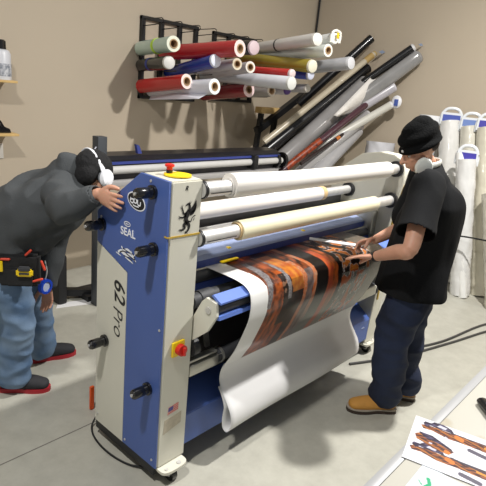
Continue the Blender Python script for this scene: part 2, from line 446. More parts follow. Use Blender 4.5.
# infeed guide: two blue rails with a dark roller between, on cream arms
for x0, x1 in ((.178, .192), (1.925, 1.94)):
    bm = B(); prism(bm, [(-.04, .912), (-.065, .937), (-.125, .93), (-.135, .87), (-.086, .782), (.03, .68), (.07, .70), (.02, .80)], x0, x1, 'x')
    a = obj('guide_arm', bm, cream, lam, smooth=False)
    bm = B(); cyl(bm, (x0-.006, -.085, .885), (x1+.006, -.085, .885), .016, 20); obj('pivot_bolt', bm, chrome, a)
railblue = mat('bright blue enamel', '#5b78c4', .35, var=.03)
bm = B(); prism(bm, [(-.143, .925), (-.143, .933), (-.092, .957), (-.082, .950), (-.122, .925)], .192, 1.925, 'x'); obj('upper_guide_rail', bm, railblue, lam, smooth=False)
bm = B(); prism(bm, [(-.143, .852), (-.140, .870), (-.11, .870), (-.105, .842)], .192, 1.925, 'x'); obj('lower_guide_rail', bm, railblue, lam, smooth=False)
bm = B(); cyl(bm, (.192, -.108, .898), (1.925, -.108, .898), .027, 28); obj('guide_roller', bm, rubber, lam)
# dark inner panel, struts, tension bar
bm = B(); box(bm, .175, L1, .145, .16, .30, .85); obj('inner_panel', bm, mat('dark brown inner panel', '#2f2c2a', .6, var=.08), lam, smooth=False)
bm = B(); prism(bm, [(.30, .84), (.33, .84), (.40, .56), (.37, .56)], .10, .112, 'y'); obj('inner_strut', bm, alu, lam, smooth=False)
bm = B(); box(bm, .173, .40, .0, .055, .512, .568, .004); box(bm, .173, .36, .01, .045, .575, .59, .004); obj('tension_bar_end', bm, alu, lam)
bm = B(); cyl(bm, (.36, .03, .545), (1.95, .03, .545), .036, 28); obj('tension_bar', bm, rubber, lam)
bm = B(); cyl(bm, (.385, .03, .545), (.397, .03, .545), .041, 28); obj('bar_collar', bm, alu, lam)
bm = B(); cyl(bm, (1.945, .03, .53), (1.968, .03, .53), .045, 28); obj('bar_collar', bm, black, lam)
bm = B(); box(bm, 1.60, 1.95, -.008, .055, .505, .57, .004); obj('far_bar_end', bm, cream, lam)
bm = B(); cyl(bm, (.175, .02, .66), (.21, .02, .66), .045, 28); obj('roller_hub', bm, black, lam)
# base beam
bm = B(); prism(bm, [(.012, .13), (.012, .30), (.13, .385), (.42, .385), (.42, .13)], .173, L1, 'x'); bmesh.ops.bevel(bm, geom=bm.edges[:], offset=.004, segments=2, affect='EDGES')
obj('base_beam', bm, blue, lam)
for x, z in ((1.72, .27), (1.86, .25)):
    bm = B(); prism(bm, [(x, z), (x+.03, z+.006), (x+.05, z-.004), (x+.02, z-.006)], .008, .012, 'y'); obj('worn_mark', bm, beamlit_wear, lam, smooth=False)
# casters
def caster(x, y):
    bm = B()
    prism(bm, [(x+.075*math.copysign(abs(math.cos(a))**.6, math.cos(a)), y+.045*math.copysign(abs(math.sin(a))**.6, math.sin(a))) for a in np.linspace(0, 2*PI, 28, endpoint=False)], .076, .090, 'z'); c = obj('caster_plate', bm, cream, lam)
    for dx, rr in ((-.045, .009), (.03, .012)):
        bm = B(); cyl(bm, (x+dx, y-.02, .09), (x+dx, y-.02, .094), rr, 12); obj('plate_bolt', bm, chrome, c)
    bm = B(); cyl(bm, (x-.014, y, .034), (x+.014, y, .034), .0335, 28); obj('caster_wheel', bm, blackpl, lam)
    bm = B()
    for sx in (-.02, .018): prism(bm, [(y-.012, .03), (y+.012, .03), (y+.03, .078), (y-.03, .078)], x+sx, x+sx+.003, 'x')
    cyl(bm, (x-.024, y, .034), (x+.024, y, .034), .006, 10)
    obj('caster_fork', bm, chrome, lam)
caster(.082, -.012); caster(.10, .44); caster(2.03, .03); caster(2.03, .44)

# film rolls on the shafts (lift-off rolls)
def film_roll(name, label, cat, x0, x1, y, z, r, m, corem, ri=.034, sag=0., group=None):
    t = thing(name, label, cat, ((x0+x1)/2, y, z-r), group)
    bm = B(); n = 48; N = 40; prev = None; first = None
    rows = []
    for j in range(N+1):
        x = x0+(x1-x0)*j/N; q = []
        for i in range(n):
            a = 2*PI*i/n
            rr = r*(1+.012*noise.noise(V((x*3, math.cos(a), math.sin(a)))))
            if sag:   # loosened outer wrap standing off the top near the ends
                rr += sag*max(0, math.sin(a))*(math.exp(-((j/N)/.18)**2)*1.0 + .35*math.exp(-((1-j/N)/.3)**2))
            q.append(bm.verts.new((x, y-rr*math.cos(a), z+rr*math.sin(a))))
        if rows: skin(bm, rows[-1], q)
        rows.append(q)
    for rw, xx in ((rows[0], x0), (rows[-1], x1)):
        inn = [bm.verts.new((xx, y-ri*math.cos(2*PI*i/n), z+ri*math.sin(2*PI*i/n))) for i in range(n)]
        skin(bm, rw, inn)
    bmesh.ops.recalc_face_normals(bm, faces=bm.faces)
    obj('film', bm, m, t)
    bm = B(); hollow(bm, (x0-.012, y, z), (x1+.012, y, z), ri+.006, ri, 40, end_mi=0); obj('core', bm, corem, t)
    return t
film_roll('film_roll', 'loosely wound white film roll on the topmost chrome shaft of the laminator', 'film roll', .345, 1.83, .012, 1.400, .049, filmwhite, filmwhite, ri=.0345, sag=.012)
t = film_roll('film_roll', 'white film roll with a tan band at its far end, on the rear shaft', 'film roll', .19, 1.62, .346, 1.197, .044, filmwhite, tan, ri=.0305)
bm = B(); hollow(bm, (1.585, .346, 1.197), (1.625, .346, 1.197), .0465, .044, 40, end_mi=0); obj('band', bm, tan, t)
film_roll('film_roll', 'pale cream film roll on the lower front shaft just above the blue nip beam', 'film roll', .425, 1.725, .012, 1.187, .047, filmcream, tan, ri=.0335)

# ------------------------------------------------------------------ printed banner web
def mixc(a, b, t): return tuple(a[k]*(1-t)+b[k]*t for k in range(3))
cO, cB, cK, cG, cR, cT, cP, cW, cY = [lin(h) for h in ('#a4501f', '#4a2112', '#0f0b09', '#5c5456', '#96392a', '#5b5f55', '#a0765c', '#b4b6b6', '#c07a2c')]
def ink(u, v):
    # u across the web (0 = camera end), v from the nip (0) over the front edge (.5) down to the tension bar (1)
    x = .37+u*1.25
    if x < .478+.02*v: return lin('#e6e6e4')
    if v > .985: return lin('#b5b3b0')
    n1 = noise.noise(V((x*7, v*3.2, 1))); n2 = noise.noise(V((x*38, v*16, 3))); n3 = noise.noise(V((x*95, v*50, 5)))
    n4 = noise.noise(V((x*13, v*5, 9))); n5 = noise.noise(V((x*150, v*70, 7)))
    p = x + .030*(v-.5)*-1 + .016*n1 + .006*n2
    fine = min(1, max(0, .5+.9*n3+.5*n5)); st = min(1, max(0, .5+1.1*n2+.4*n3))
    lo = max(0, min(1, (v-.74)*9))                      # lower part of the artwork turns grey-green
    def grain(a, b): return mixc(a, b, st)
    if p < .60:
        c = grain(cO, cB)
        if v < .5: c = mixc(c, cK, .35+.3*fine)
        if abs(p-.555+.16*(v-.3)) < .018 and .2 < v < .68: c = mixc(cG, cW, .30*fine)
    elif p < .68:
        c = grain(cO, cB) if v < .42 or v > .80 else mixc(cK, cB, .25*st)
        if abs(p-.655-.10*max(0, .5-v)) < .015 and .15 < v < .66: c = mixc(cG, cW, .35*fine)
        elif .42 <= v < .6 and n2 > .1: c = mixc(cP, cK, .5)
    elif p < .77:
        c = mixc(cK, cB, .35*st) if v > .62 or v < .18 else mixc(grain(cO, cY), cB, .25*fine)
        if .5 < v < .62: c = mixc(c, cK, .4)
    elif p < .80: c = mixc(cO, cP, fine) if v > .3 else mixc(cK, cB, st)
    elif p < .865: c = mixc(mixc(cG, cP, .4*fine), cK, .55*st) if v > .45 else mixc(cK, cO, .55*st)
    elif p < .90: c = mixc(mixc(cP, cO, st), mixc(cG, cT, fine), lo)
    elif p < 1.01: c = mixc(cK, mixc(cT, cG, .3*fine), lo)
    elif p < 1.06: c = mixc(cR, cO, max(0, .5+n2)) if v > .25 else mixc(cK, cR, .3)
    elif p < 1.11: c = mixc(mixc(cO, cK, .6*st), mixc(cT, cP, .3*fine), lo)
    elif p < 1.15: c = mixc(cK, cT, lo)
    else:
        c = mixc(cT, cG, fine*.6) if v > .62 else mixc(cB, cK, .3+.5*fine)
        w = noise.noise(V((p*26, v*14, 21)))+.25*noise.noise(V((p*60, v*34, 4)))
        if p < 1.46 and w > .02: c = cW if w < .09 else mixc(cY if v < .62 else cO, cO, fine)
        elif w < -.22 and v < .62: c = cK
        elif abs(n2) < .05: c = mixc(c, cW, .5)
        if p > 1.46: c = mixc(c, mixc(cT, cP, .4*fine), .7)
    if v < .10: c = mixc(c, cK, .3)
    return tuple(min(1, max(0, k)) for k in c)
profA = [(.26, .972), (.20, .974), (.13, .978), (.05, .979), (-.02, .979), (-.07, .976), (-.115, .966), (-.147, .943), (-.160, .905), (-.162, .86), (-.154, .80), (-.125, .715), (-.088, .622), (-.052, .555), (-.028, .512)]
printm = paint_mat('laminated print', .28, .15)
o = sheet('printed_banner', profA, .37, 1.62, 340, printm, ink=ink, per=16, wav=lambda u, v: .003*math.sin(u*9+v*5)*math.sin(v*PI))
tag(o, 'glossy orange and black printed banner with white left margin, draped over the machine front', 'banner')
profB = [(-.030, .525), (-.016, .490), (-.008, .455), (-.012, .415), (-.036, .370), (-.068, .328), (-.098, .285), (-.112, .24), (-.110, .195), (-.088, .164), (-.062, .172), (-.052, .21), (-.054, .26), (-.056, .295), (-.034, .345), (-.005, .385)]
o = sheet('paper_liner', profB, .372, 1.62, 40, whitepaper, per=8, wav=lambda u, v: .004*math.sin(u*7)*math.sin(v*PI))
tag(o, 'plain white paper web hanging below the printed banner, looped up just above the floor', 'paper sheet')
# white strip / ruler held by the man
bm = B(); prism(bm, [(1.17, .10), (1.215, .13), (1.365, -.115), (1.32, -.14)], 1.002, 1.005, 'z')
tag(obj('white_strip', bm, mat('white plastic strip', '#d9dcdf', .35), smooth=False), 'narrow white strip lying under the blue beam, its end pinched by the standing man', 'strip')
bm = B(); box(bm, .46, .58, .12, .14, .986, .994, .001); obj('yellow_tab', bm, yellow, lam)

# ================================================================== WALL RACKS AND ROLLS
def wall_rack(label, xs, z0, z1):
    t = thing('wall_rack', label, 'roll rack', ((xs[0]+xs[-1])/2, 2.75, z0), 'black wall racks')
    bm = B(); pw = .022
    for x in xs: box(bm, x-pw, x+pw, 2.715, 2.748, z0, z1)
    for z in (z0, z1-.03): box(bm, xs[0]-pw, xs[-1]+pw, 2.712, 2.75, z, z+.03)
    obj('frame', bm, black, t, smooth=False)
    for z in (z0+.10, z0+.30, z0+.50, z1-.06):
        for x in xs:
            bm = B()
            pts = [(x, 2.72, z-.03), (x, 2.50, z-.015), (x, 2.45, z-.008), (x+.0, 2.43, z+.015), (x, 2.45, z+.036), (x, 2.50, z+.036), (x, 2.72, z+.03)]
            tube(bm, cr(pts, 3), .0045, 6); obj('hook', bm, black, t)
    return t
wall_rack('left black wall rack of square bars with wire hooks, holding the mint roll', [1.885, 2.11, 2.34, 2.56], 1.63, 2.38)
wall_rack('right black wall rack, behind the large red roll and the dark red roll', [2.83, 3.05, 3.28, 3.48], 1.655, 2.37)

def col_roll(label, a, b, r, side, end='#e8dcd4', core=True, group='rolls on the wall racks', rough=.25, alpha=1., name='vinyl_roll', cat='roll', band=None, capped=False, ri=None, cover=None, corecol=None):
    a, b = V(a), V(b); c = (a+b)/2
    t = thing(name, label, cat, (c.x, c.y, min(a.z, b.z)-r), group)
    ms = mat('roll side '+side, side, rough, var=.04, scale=5, coat=.25); me_ = mat('roll end '+end, end, .5, var=.03)
    ri = ri or min(.038, r*.62)
    bm = B()
    if core:
        hollow(bm, a, b, r, ri, 36, 1); obj('film', bm, [ms, me_], t)
        d = (b-a).normalized()
        bm = B(); hollow(bm, a+d*.002, b+d*.006, ri, ri*.78, 32, 0, bore_mi=0); obj('core', bm, card if not corecol else corecol, t)
        bm = B(); cyl(bm, a+d*.03, b-d*.05, ri*.775, 24); obj('bore', bm, cardshade, t)  # solid plug, its darker brown stands in for shade inside the hollow core
    else:
        d = (b-a).normalized()
        tube(bm, [a, b-d*.03, b-d*.008, b], [r, r, r*.93, r*.6], 32)
        for f in bm.faces:
            if f.calc_center_median().dot(d) > (b-d*.02).dot(d): f.material_index = 1
        obj('film', bm, [ms, me_], t)
    if band:
        f, w, bc = band; d = (b-a).normalized(); p = a.lerp(b, f)
        bm = B(); hollow(bm, p, p+d*w, r+.0025, r, 36, 0); obj('band', bm, mat('band '+bc, bc, .5), t)
    return t
P_ = 2.70
col_roll('pale mint roll tied with a lime green band, top left of the left wall rack', (1.85, P_, 2.085), (1.69, 2.04, 2.12), .064, '#b5cdc2', '#dfe2cf', band=(.52, .045, '#b7e03a'))
col_roll('short black roll with a blue band, directly under the mint roll', (1.86, P_, 1.936), (1.70, 2.09, 1.97), .056, '#1c1e20', '#d5d3cf', core=False, band=(.35, .04, '#2b3a8c'))
col_roll('long bright red roll at the top of the racks, brown core in pink end', (2.125, P_, 2.076), (2.12, 1.68, 2.14), .070, '#b5202a', '#e9d3cf')
col_roll('short red roll at the lower left of the left rack', (1.87, P_, 1.746), (1.86, 2.04, 1.83), .064, '#c02c2b', '#f0ddd6')
col_roll('deep blue roll with a closed white end, in the middle of the racks', (2.2, P_, 1.895), (2.07, 1.9, 2.03), .058, '#1f3a95', '#dfe4f2', core=False)
t = col_roll('white roll with a loose flap, right of the short red roll', (1.99, P_, 1.72), (1.96, 1.79, 1.81), .066, '#e0e2ec', '#eef2f4')
bm = B(); a_, b_ = V((1.96, 2.66, 1.70)), V((1.935, 1.85, 1.80))
vs = [bm.verts.new(p) for p in (a_+V((.04, 0, .02)), b_+V((.01, 0, -.055)), b_+V((-.10, 0, -.105)), a_+V((-.02, 0, -.075)))]
bm.faces.new(vs); o = obj('flap', bm, mat('flap white', '#dcdde6', .5), t, smooth=False); md = o.modifiers.new('t', 'SOLIDIFY'); md.thickness = .003
col_roll('pale grey roll with brown core, end just below the big red roll', (2.463, P_, 1.946), (2.24, 1.81, 2.02), .051, '#cfcbd2', '#d9cfb8')
col_roll('pale grey roll with brown core, right of the other pale grey roll', (2.68, P_, 1.914), (2.43, 1.82, 2.01), .052, '#d2ced4', '#e6e0d6')
col_roll('dark crimson roll with a wide pinkish end, lowest on the right rack', (2.70, P_, 1.72), (2.63, 1.99, 1.81), .072, '#8c1826', '#ecd2d2')
col_roll('dull grey roll right of the dark crimson roll', (3.054, P_, 1.75), (2.98, 1.99, 1.82), .060, '#b3b1ae', '#d8d0c2')
col_roll('black roll with a printed pale end, right of the large bright red roll', (2.77, P_, 2.195), (2.66, 1.99, 2.20), .068, '#1a1a1c', '#dcc8cc', core=False)
filmcol = '#d5d2cd'
col_roll('clear-wrapped pale roll held by a black band, topmost of the long rolls', (3.193, P_, 2.21), (2.78, 1.35, 2.30), .058, filmcol, '#dedbd4', core=False, band=(.55, .02, '#222222'), rough=.15)
t = col_roll('pale wrapped roll with white carry handle and yellow mark at its end', (3.36, P_, 2.2), (2.98, 1.30, 2.335), .052, '#dbdcda', '#ecebe4', core=False, rough=.2)
e0 = V((2.98, 1.30, 2.335)); x_, y_ = V((.93, -.35, 0)).normalized(), V((0, 0, 1))
bm = B(); tube(bm, cr([e0+x_*-.05+y_*-.04, e0+x_*-.045+y_*.04, e0+x_*.0+y_*.065, e0+x_*.05+y_*.04, e0+x_*.045+y_*-.04], 4), .012, 8); obj('handle', bm, mat('white handle plastic', '#ecebe2', .3), t)
bm = B(); box(bm, 2.955, 2.985, 1.268, 1.276, 2.33, 2.38, .002); obj('yellow_label', bm, yellow, t)
col_roll('long white roll with brown core, second from the top of the long rolls', (3.202, P_, 2.139), (2.90, 1.31, 2.22), .056, '#e3e8e2', '#e6e6dd')
col_roll('long olive gold roll below the long white roll', (3.071, P_, 2.136), (2.83, 1.40, 2.07), .060, '#94842e', '#dcd8c4', core=False)
col_roll('thin bright red roll running beneath the olive gold roll', (2.975, P_, 2.011), (2.69, 1.52, 1.99), .040, '#c62a2a', '#d8c6c6', core=False)
col_roll('vivid blue roll just right of the thin bright red roll', (3.219, P_, 2.02), (2.97, 1.51, 2.0), .046, '#2446b5', '#cfd4e8', core=False, band=(.80, .04, '#e8e8ee'))
col_roll('large white roll crossing in front, under the thin bright red roll', (2.68, P_, 1.914), (2.53, 1.39, 1.90), .060, '#d8dae0', '#cfd0cc', core=False)
col_roll('clear silvery roll reaching furthest right of the rack rolls', (3.311, P_, 1.964), (3.16, 1.2, 2.14), .060, '#aeafb3', '#c2c3c6', core=False, rough=.12)
col_roll('small white-ended roll with a purple print at its tip, below the large white roll', (3.22, P_, 1.80), (3.12, 1.88, 1.84), .045, '#d6d4d8', '#5a3f86', core=False)
col_roll('short silver roll right of the small purple-tipped roll', (3.42, P_, 1.83), (3.28, 1.75, 1.88), .044, '#bfbfc2', '#c9c5bd', core=False)

# black stand in the corner carrying the leaning rolls
st = thing('corner_stand', 'black steel stand with sloping arms in the corner beneath the leaning rolls', 'stand', (3.6, 2.5, 0))
def bar(bm, a, b, w=.025):
    a, b = V(a), V(b); x, y = frame(b-a)
    r0 = [bm.verts.new(a+x*w*sx+y*w*sy) for sx, sy in ((1, 1), (-1, 1), (-1, -1), (1, -1))]
    r1 = [bm.verts.new(b+x*w*sx+y*w*sy) for sx, sy in ((1, 1), (-1, 1), (-1, -1), (1, -1))]
    skin(bm, r0, r1); bm.faces.new(r0[::-1]); bm.faces.new(r1)
bm = B(); bar(bm, (3.30, 2.50, 0), (3.36, 2.42, 1.56)); obj('post', bm, black, st, smooth=False)
bm = B(); bar(bm, (3.60, 2.55, 0), (3.62, 2.42, 1.50), .025); obj('post', bm, black, st, smooth=False)
bm = B(); bar(bm, (3.30, 2.42, 1.36), (4.16, 2.38, 1.86), .035); obj('sloping_arm', bm, black, st, smooth=False)
bm = B(); bar(bm, (3.36, 2.5, .95), (4.45, 2.0, 1.75), .03); obj('sloping_arm', bm, black, st, smooth=False)
bm = B(); bar(bm, (3.30, 2.5, .05), (4.4, 2.3, .05), .025); obj('foot_bar', bm, black, st, smooth=False)
bm = B(); box(bm, 3.36, 3.80, 2.42, 2.52, 1.56, 1.63, .004); tag(obj('wood_block', bm, wood), 'pale timber block lying across the corner stand below the racks', 'timber')

def lean(label, a, b, r, side, end, ext=.55, **k):
    a, b = V(a), V(b); d = (b-a).normalized()
    return col_roll(label, a-d*ext, b, r, side, end, group='rolls leaning in the corner', name=k.pop('name', 'leaning_roll'), **k)
lean('slim black roll leaning furthest back, open brown end high under the wall corner', (4.02, 2.30, 1.78), (4.55, 1.83, 2.528), .050, '#141416', '#cfc0a4', ri=.034, ext=.12)
t = lean('thin beige tube with tan taped end and blue tag, leaning in the corner', (3.25, 2.2, 1.29), (4.5, 1.72, 2.36), .036, '#bcb29c', '#a9905c', core=False, ext=.05, band=(.90, .12, '#a98d55'))
bm = B(); prism(bm, [(4.50, 2.37), (4.58, 2.40), (4.66, 2.385), (4.58, 2.36)], 1.68, 1.684, 'y'); obj('blue_tag', bm, mat('pale blue tag', '#8d9db8', .4), t, smooth=False)
t = lean('thick glossy black roll with curled white end, middle of the leaning rolls', (3.15, 2.2, 1.12), (4.5, 1.80, 2.186), .066, '#121214', '#e6e6e4', ri=.05)
# white sheet flaring from its end
bm = B(); a_, b_ = V((4.42, 1.66, 2.17)), V((3.80, 1.78, 1.62)); rows = []
for j in range(13):
    q = a_.lerp(b_, j/12); w = .30*math.sin(PI*(j/12)**.45)+.02
    rows.append([bm.verts.new(q+V((.02*k, -.05-.03*math.sin(k), -w*k/5))) for k in range(6)])
for r0, r1 in zip(rows, rows[1:]):
    for k in range(5): bm.faces.new((r0[k], r0[k+1], r1[k+1], r1[k]))
o = obj('loose_white_sheet', bm, filmwhite, t); md = o.modifiers.new('t', 'SOLIDIFY'); md.thickness = .003
t = lean('long black roll in a grey film sleeve, rightmost against the right wall', (4.00, 2.30, 1.44), (4.55, 1.27, 2.445), .045, '#151517', '#d0d0d0', core=False, ext=.3)
greyfilm = mat('grey film sleeve', '#8b8a89', .22, var=.1, scale=6, coat=.5)
bm = B(); a_, b_ = V((3.98, 2.10, 1.36)), V((4.57, 1.22, 2.34)); limb(bm, [a_, a_.lerp(b_, .5), b_], [(.05, .085), (.05, .085), (.045, .075)], 20); obj('film_sleeve', bm, greyfilm, t)
bm = B(); prism(bm, [(4.53, 2.47), (4.60, 2.485), (4.655, 2.47), (4.59, 2.455)], 1.22, 1.224, 'y'); obj('blue_tag', bm, mat('pale blue tag', '#8d9db8', .4), t, smooth=False)
lean('wide grey plastic-wrapped roll under the thick black roll', (3.25, 2.1, .98), (4.40, 1.72, 2.02), .095, '#8f8d8c', '#b5b4b4', core=False, rough=.15)
t = lean('slim roll with dark red and purple mottled print', (3.20, 1.92, .98), (4.36, 1.60, 1.82), .038, '#4a2c35', '#2a1a1e', core=False)
bm = B(); a_, b_ = V((3.20, 1.92, .98)).lerp(V((4.36, 1.60, 1.82)), .05), V((3.20, 1.92, .98)).lerp(V((4.36, 1.60, 1.82)), .42); cyl(bm, a_, b_, .0395, 24); obj('orange_print', bm, mat('mottled orange print', '#3a1a14', .4, col2='#b0481e', scale=30), t)
lean('pale grey wrapped roll lying below the mottled print roll', (3.4, 1.9, .90), (4.36, 1.60, 1.66), .065, '#a19f9e', '#bcbaba', core=False, rough=.15)
lean('very thin dark tube with a few orange spots, across the pale wrapped rolls', (3.33, 1.76, 1.09), (4.20, 1.66, 1.52), .020, '#2a1f1f', '#c06a2a', core=False, ext=.0, band=(.62, .06, '#b8692a'))
lean('lilac-white roll with a closed rounded end, against the right wall', (4.05, 1.95, 1.45), (4.5, 1.40, 2.01), .060, '#b3b0b6', '#c0bec4', core=False)
t = lean('white roll with a blue-labelled end cap, lowest of the rolls against the wall', (3.92, 1.78, 1.35), (4.48, 1.39, 1.80), .045, '#c9c7bd', '#d8d8da', core=False)
e0 = V((4.50, 1.35, 1.83))
bm = B(); blob(bm, e0, (.03, .065, .075)); obj('end_cap', bm, mat('white cap plastic', '#e9e9ec', .3), t)
bm = B(); box(bm, e0.x-.032, e0.x-.026, e0.y-.035, e0.y+.015, e0.z-.045, e0.z+.03, .002); obj('blue_label', bm, mat('blue label', '#4a5fa8', .4), t)
t = lean('crinkled clear-wrapped roll with a blue-labelled end, above the laminator top', (3.6, 1.75, .95), (4.32, 1.70, 1.47), .085, '#a5a4a5', '#b9b8ba', core=False, rough=.12)
bm = B(); box(bm, 4.26, 4.34, 1.615, 1.62, 1.49, 1.55, .002); bmesh.ops.rotate(bm, cent=V((4.3, 1.62, 1.52)), matrix=Matrix.Rotation(.5, 3, 'Z'), verts=bm.verts); obj('blue_label', bm, mat('blue label', '#4a5fa8', .4), t)

# ------------------------------------------------------------------ standing wrapped rolls along the right wall
def standing(label, base, top, r, handle=True, side='#d9d8d4', lab='#4a5aa6', cat='wrapped roll'):
    a, b = V(base), V(top); d = (b-a).normalized()
    t = thing('wrapped_roll', label, cat, tuple(a), 'wrapped rolls standing by the right wall')
    ms = mat('wrapped '+side, side, .16, var=.06, scale=5, coat=.4, bump=.5, bscale=14)
    bm = B(); N = 60; rows = []
    x, y = frame(d, V((0, 1, 0)))
    for j in range(N+1):
        c = a+(b-a)*(j/N)
        rr = r*(1 if j else .96)
        row = []
        for i in range(48):
            an = 2*PI*i/48
            k = 1+.07*noise.noise(V((math.cos(an)*2, math.sin(an)*2, j*.2+a.x*9+a.y*5)))+.045*noise.noise(V((math.cos(an)*6, math.sin(an)*6, j*.7+a.y*7)))
            row.append(bm.verts.new(c+(x*math.cos(an)+y*math.sin(an))*rr*k))
        if rows: skin(bm, rows[-1], row)
        rows.append(row)
    bm.faces.new(rows[0][::-1]); bm.faces.new(rows[-1]); obj('wrapped_film', bm, ms, t)
    if handle:
        vdir = (V((-1.31, -1.53, 1.83))-b); vdir.z = 0; n = vdir.normalized(); sx = V((-n.y, n.x, 0))
        hp = mat('translucent white handle', '#dfe3e6', .25, coat=.3)
        bm = B(); w = r*1.05
        pts = [(-w, -.02), (-w*.98, .07), (-w*.62, .15), (0, .17), (w*.62, .15), (w*.98, .07), (w, -.02)]
        bb = b+n*.0
        for (p, q) in zip(pts, pts[1:]): pass
        tube(bm, cr([bb+sx*p[0]+V((0, 0, p[1]-.03)) for p in pts], 4), .017, 8)
        obj('handle', bm, hp, t)
        bm = B()
        cs = [bb+sx*-w+n*(r*.25)+V((0, 0, -.03)), bb+sx*w+n*(r*.25)+V((0, 0, -.03)), bb+sx*w*.97+n*(r*.25)+V((0, 0, .095)), bb+sx*-w*.97+n*(r*.25)+V((0, 0, .095))]
        f = bm.faces.new([bm.verts.new(c) for c in cs]); q = bmesh.ops.extrude_face_region(bm, geom=[f]); bmesh.ops.translate(bm, verts=[v for v in q['geom'] if isinstance(v, bmesh.types.BMVert)], vec=n*.01)
        bmesh.ops.recalc_face_normals(bm, faces=bm.faces); obj('end_plate', bm, hp, t, smooth=False)
        bm = B()
        cs = [bb+sx*-w*.8+n*(r*.25+.012)+V((0, 0, .005)), bb+sx*w*.85+n*(r*.25+.012)+V((0, 0, .005)), bb+sx*w*.8+n*(r*.25+.012)+V((0, 0, .072)), bb+sx*-w*.8+n*(r*.25+.012)+V((0, 0, .072))]
        f = bm.faces.new([bm.verts.new(c) for c in cs]); q = bmesh.ops.extrude_face_region(bm, geom=[f]); bmesh.ops.translate(bm, verts=[v for v in q['geom'] if isinstance(v, bmesh.types.BMVert)], vec=n*.002)
        bmesh.ops.recalc_face_normals(bm, faces=bm.faces)
        obj('printed_label', bm, mat('label '+lab, lab, .4), t, smooth=False)
    return t
standing('wrapped white roll with blue-labelled handle, standing first right of the black beanie', (4.20, .30, 0), (4.45, .66, 1.68), .105)
standing('cream wrapped roll with pale blue-labelled handle, second from the beanie', (4.22, .05, 0), (4.45, .44, 1.65), .10, side='#cfccbf', lab='#6f86bd')
standing('cream wrapped roll with violet-labelled handle, at the right edge of the photo', (4.15, -.12, 0), (4.40, .25, 1.66), .105, side='#cdc8b6', lab='#4a45a0')
standing('shorter clear-wrapped roll with violet label, in front of the other standing rolls', (3.95, .02, 0), (4.10, .29, 1.34), .095, side='#d6d6d4', lab='#4540a0')
standing('slim white tube standing just beside the back of the black shirt', (3.90, -.03, 0), (4.08, .36, 1.40), .045, handle=False, side='#e3e3e0')
standing('slim clear tube behind the standing wrapped rolls, next to the beanie', (4.36, .62, 0), (4.55, .86, 1.66), .05, handle=False, side='#c9c9ca')
standing('crumpled clear plastic wrapped roll low at the right edge', (3.85, -.36, 0), (4.10, -.02, 1.05), .09, handle=False, side='#bdb8aa')
standing('bulky roll in cloudy white plastic standing behind the black beanie', (4.30, .86, 0), (4.42, .88, 1.72), .12, handle=False, side='#dfe0e2')
standing('bulky roll in cloudy plastic left of the man in the beanie, behind the machine', (4.35, 1.36, 0), (4.42, 1.42, 1.36), .17, handle=False, side='#cfcfd3')
bm = B(); tube(bm, cr([(3.92, .47, .60), (3.83, .20, .62), (3.80, -.02, .645), (3.75, -.30, .67), (3.72, -.5, .69)], 5), .008, 8)
tag(obj('strap', bm, black), 'thin black strap stretched across the standing wrapped rolls', 'strap')

# ================================================================== REAR PLOTTER
pl = thing('plotter', 'long black roll-fed printer on a stand along the back wall', 'printer', (2.0, 2.0, 0))
bm = B(); prism(bm, [(1.86, 1.15), (1.86, 1.20), (1.90, 1.225), (2.05, 1.235), (2.05, 1.15)], .93, 3.06, 'x'); obj('top_cover', bm, mat('black cover plastic', '#1d1d22', .3, var=.05), pl, smooth=False)
bm = B(); box(bm, .93, 3.06, 1.848, 1.862, 1.165, 1.185); obj('blue_stripe', bm, mat('blue stripe', '#39468f', .4), pl)
bm = B(); cyl(bm, (.93, 1.86, 1.120), (3.10, 1.86, 1.120), .032, 24); obj('media_tube', bm, mat('white tube', '#c6c5c2', .35, var=.04), pl)
bm = B(); box(bm, .95, 3.05, 1.90, 2.05, 1.02, 1.10, .005); obj('body', bm, mat('grey body', '#4b4a50', .4), pl)
bm = B(); box(bm, .95, 3.0, 1.80, 1.86, 1.00, 1.045, .004); obj('front_tray', bm, mat('light tray', '#a9a7a6', .4), pl)
for x in (3.02, 3.14):
    bm = B(); tube(bm, [(x, 1.90, 1.115), (x+.035, 1.90, 1.115)], .085, 24); obj('end_hub', bm, blackpl, pl)
bm = B(); box(bm, 2.60, 2.66, 1.80, 1.9, 1.06, 1.19, .004); obj('clamp', bm, black, pl)
bm = B(); box(bm, .87, .95, 1.87, 1.95, .0, 1.375, .004); obj('upright_post', bm, mat('dark grey post', '#3b4046', .5), pl)
bm = B(); box(bm, 3.0, 3.06, 1.92, 1.98, .0, 1.03, .004); obj('leg', bm, black, pl)
bm = B(); box(bm, 1.50, 1.56, 1.92, 1.98, .0, 1.03, .004); obj('leg', bm, black, pl)
bm = B(); box(bm, .90, 3.04, 1.90, 1.95, .10, .15); obj('lower_rail', bm, black, pl)
bm = B(); bar(bm, (.70, 2.20, .06), (1.5, 1.70, .04), .03); obj('floor_foot', bm, black, pl, smooth=False)
bcab = mat('blue cable', '#3f55b0', .4); wcab = mat('white cable', '#c7c9d6', .4)
for i in range(4):
    bm = B(); rn = random.Random(i)
    pts = [(.86-.01*i, 1.88, 1.30-.03*i)]+[(.86-.05*rn.random()-.02*k, 1.87+.02*rn.random(), 1.28-.07*k-.02*rn.random()) for k in range(1, 4)]+[(.80+.02*i, 1.9, .95)]
    tube(bm, cr(pts, 5), .005, 6); obj('cable', bm, bcab if i % 2 else wcab, pl)
bm = B(); prism(bm, [(1.26, 1.235), (1.30, 1.235), (1.27, 1.30), (1.24, 1.31)], 1.90, 1.93, 'y'); obj('blue_lever', bm, mat('blue stripe', '#39468f', .4), pl)
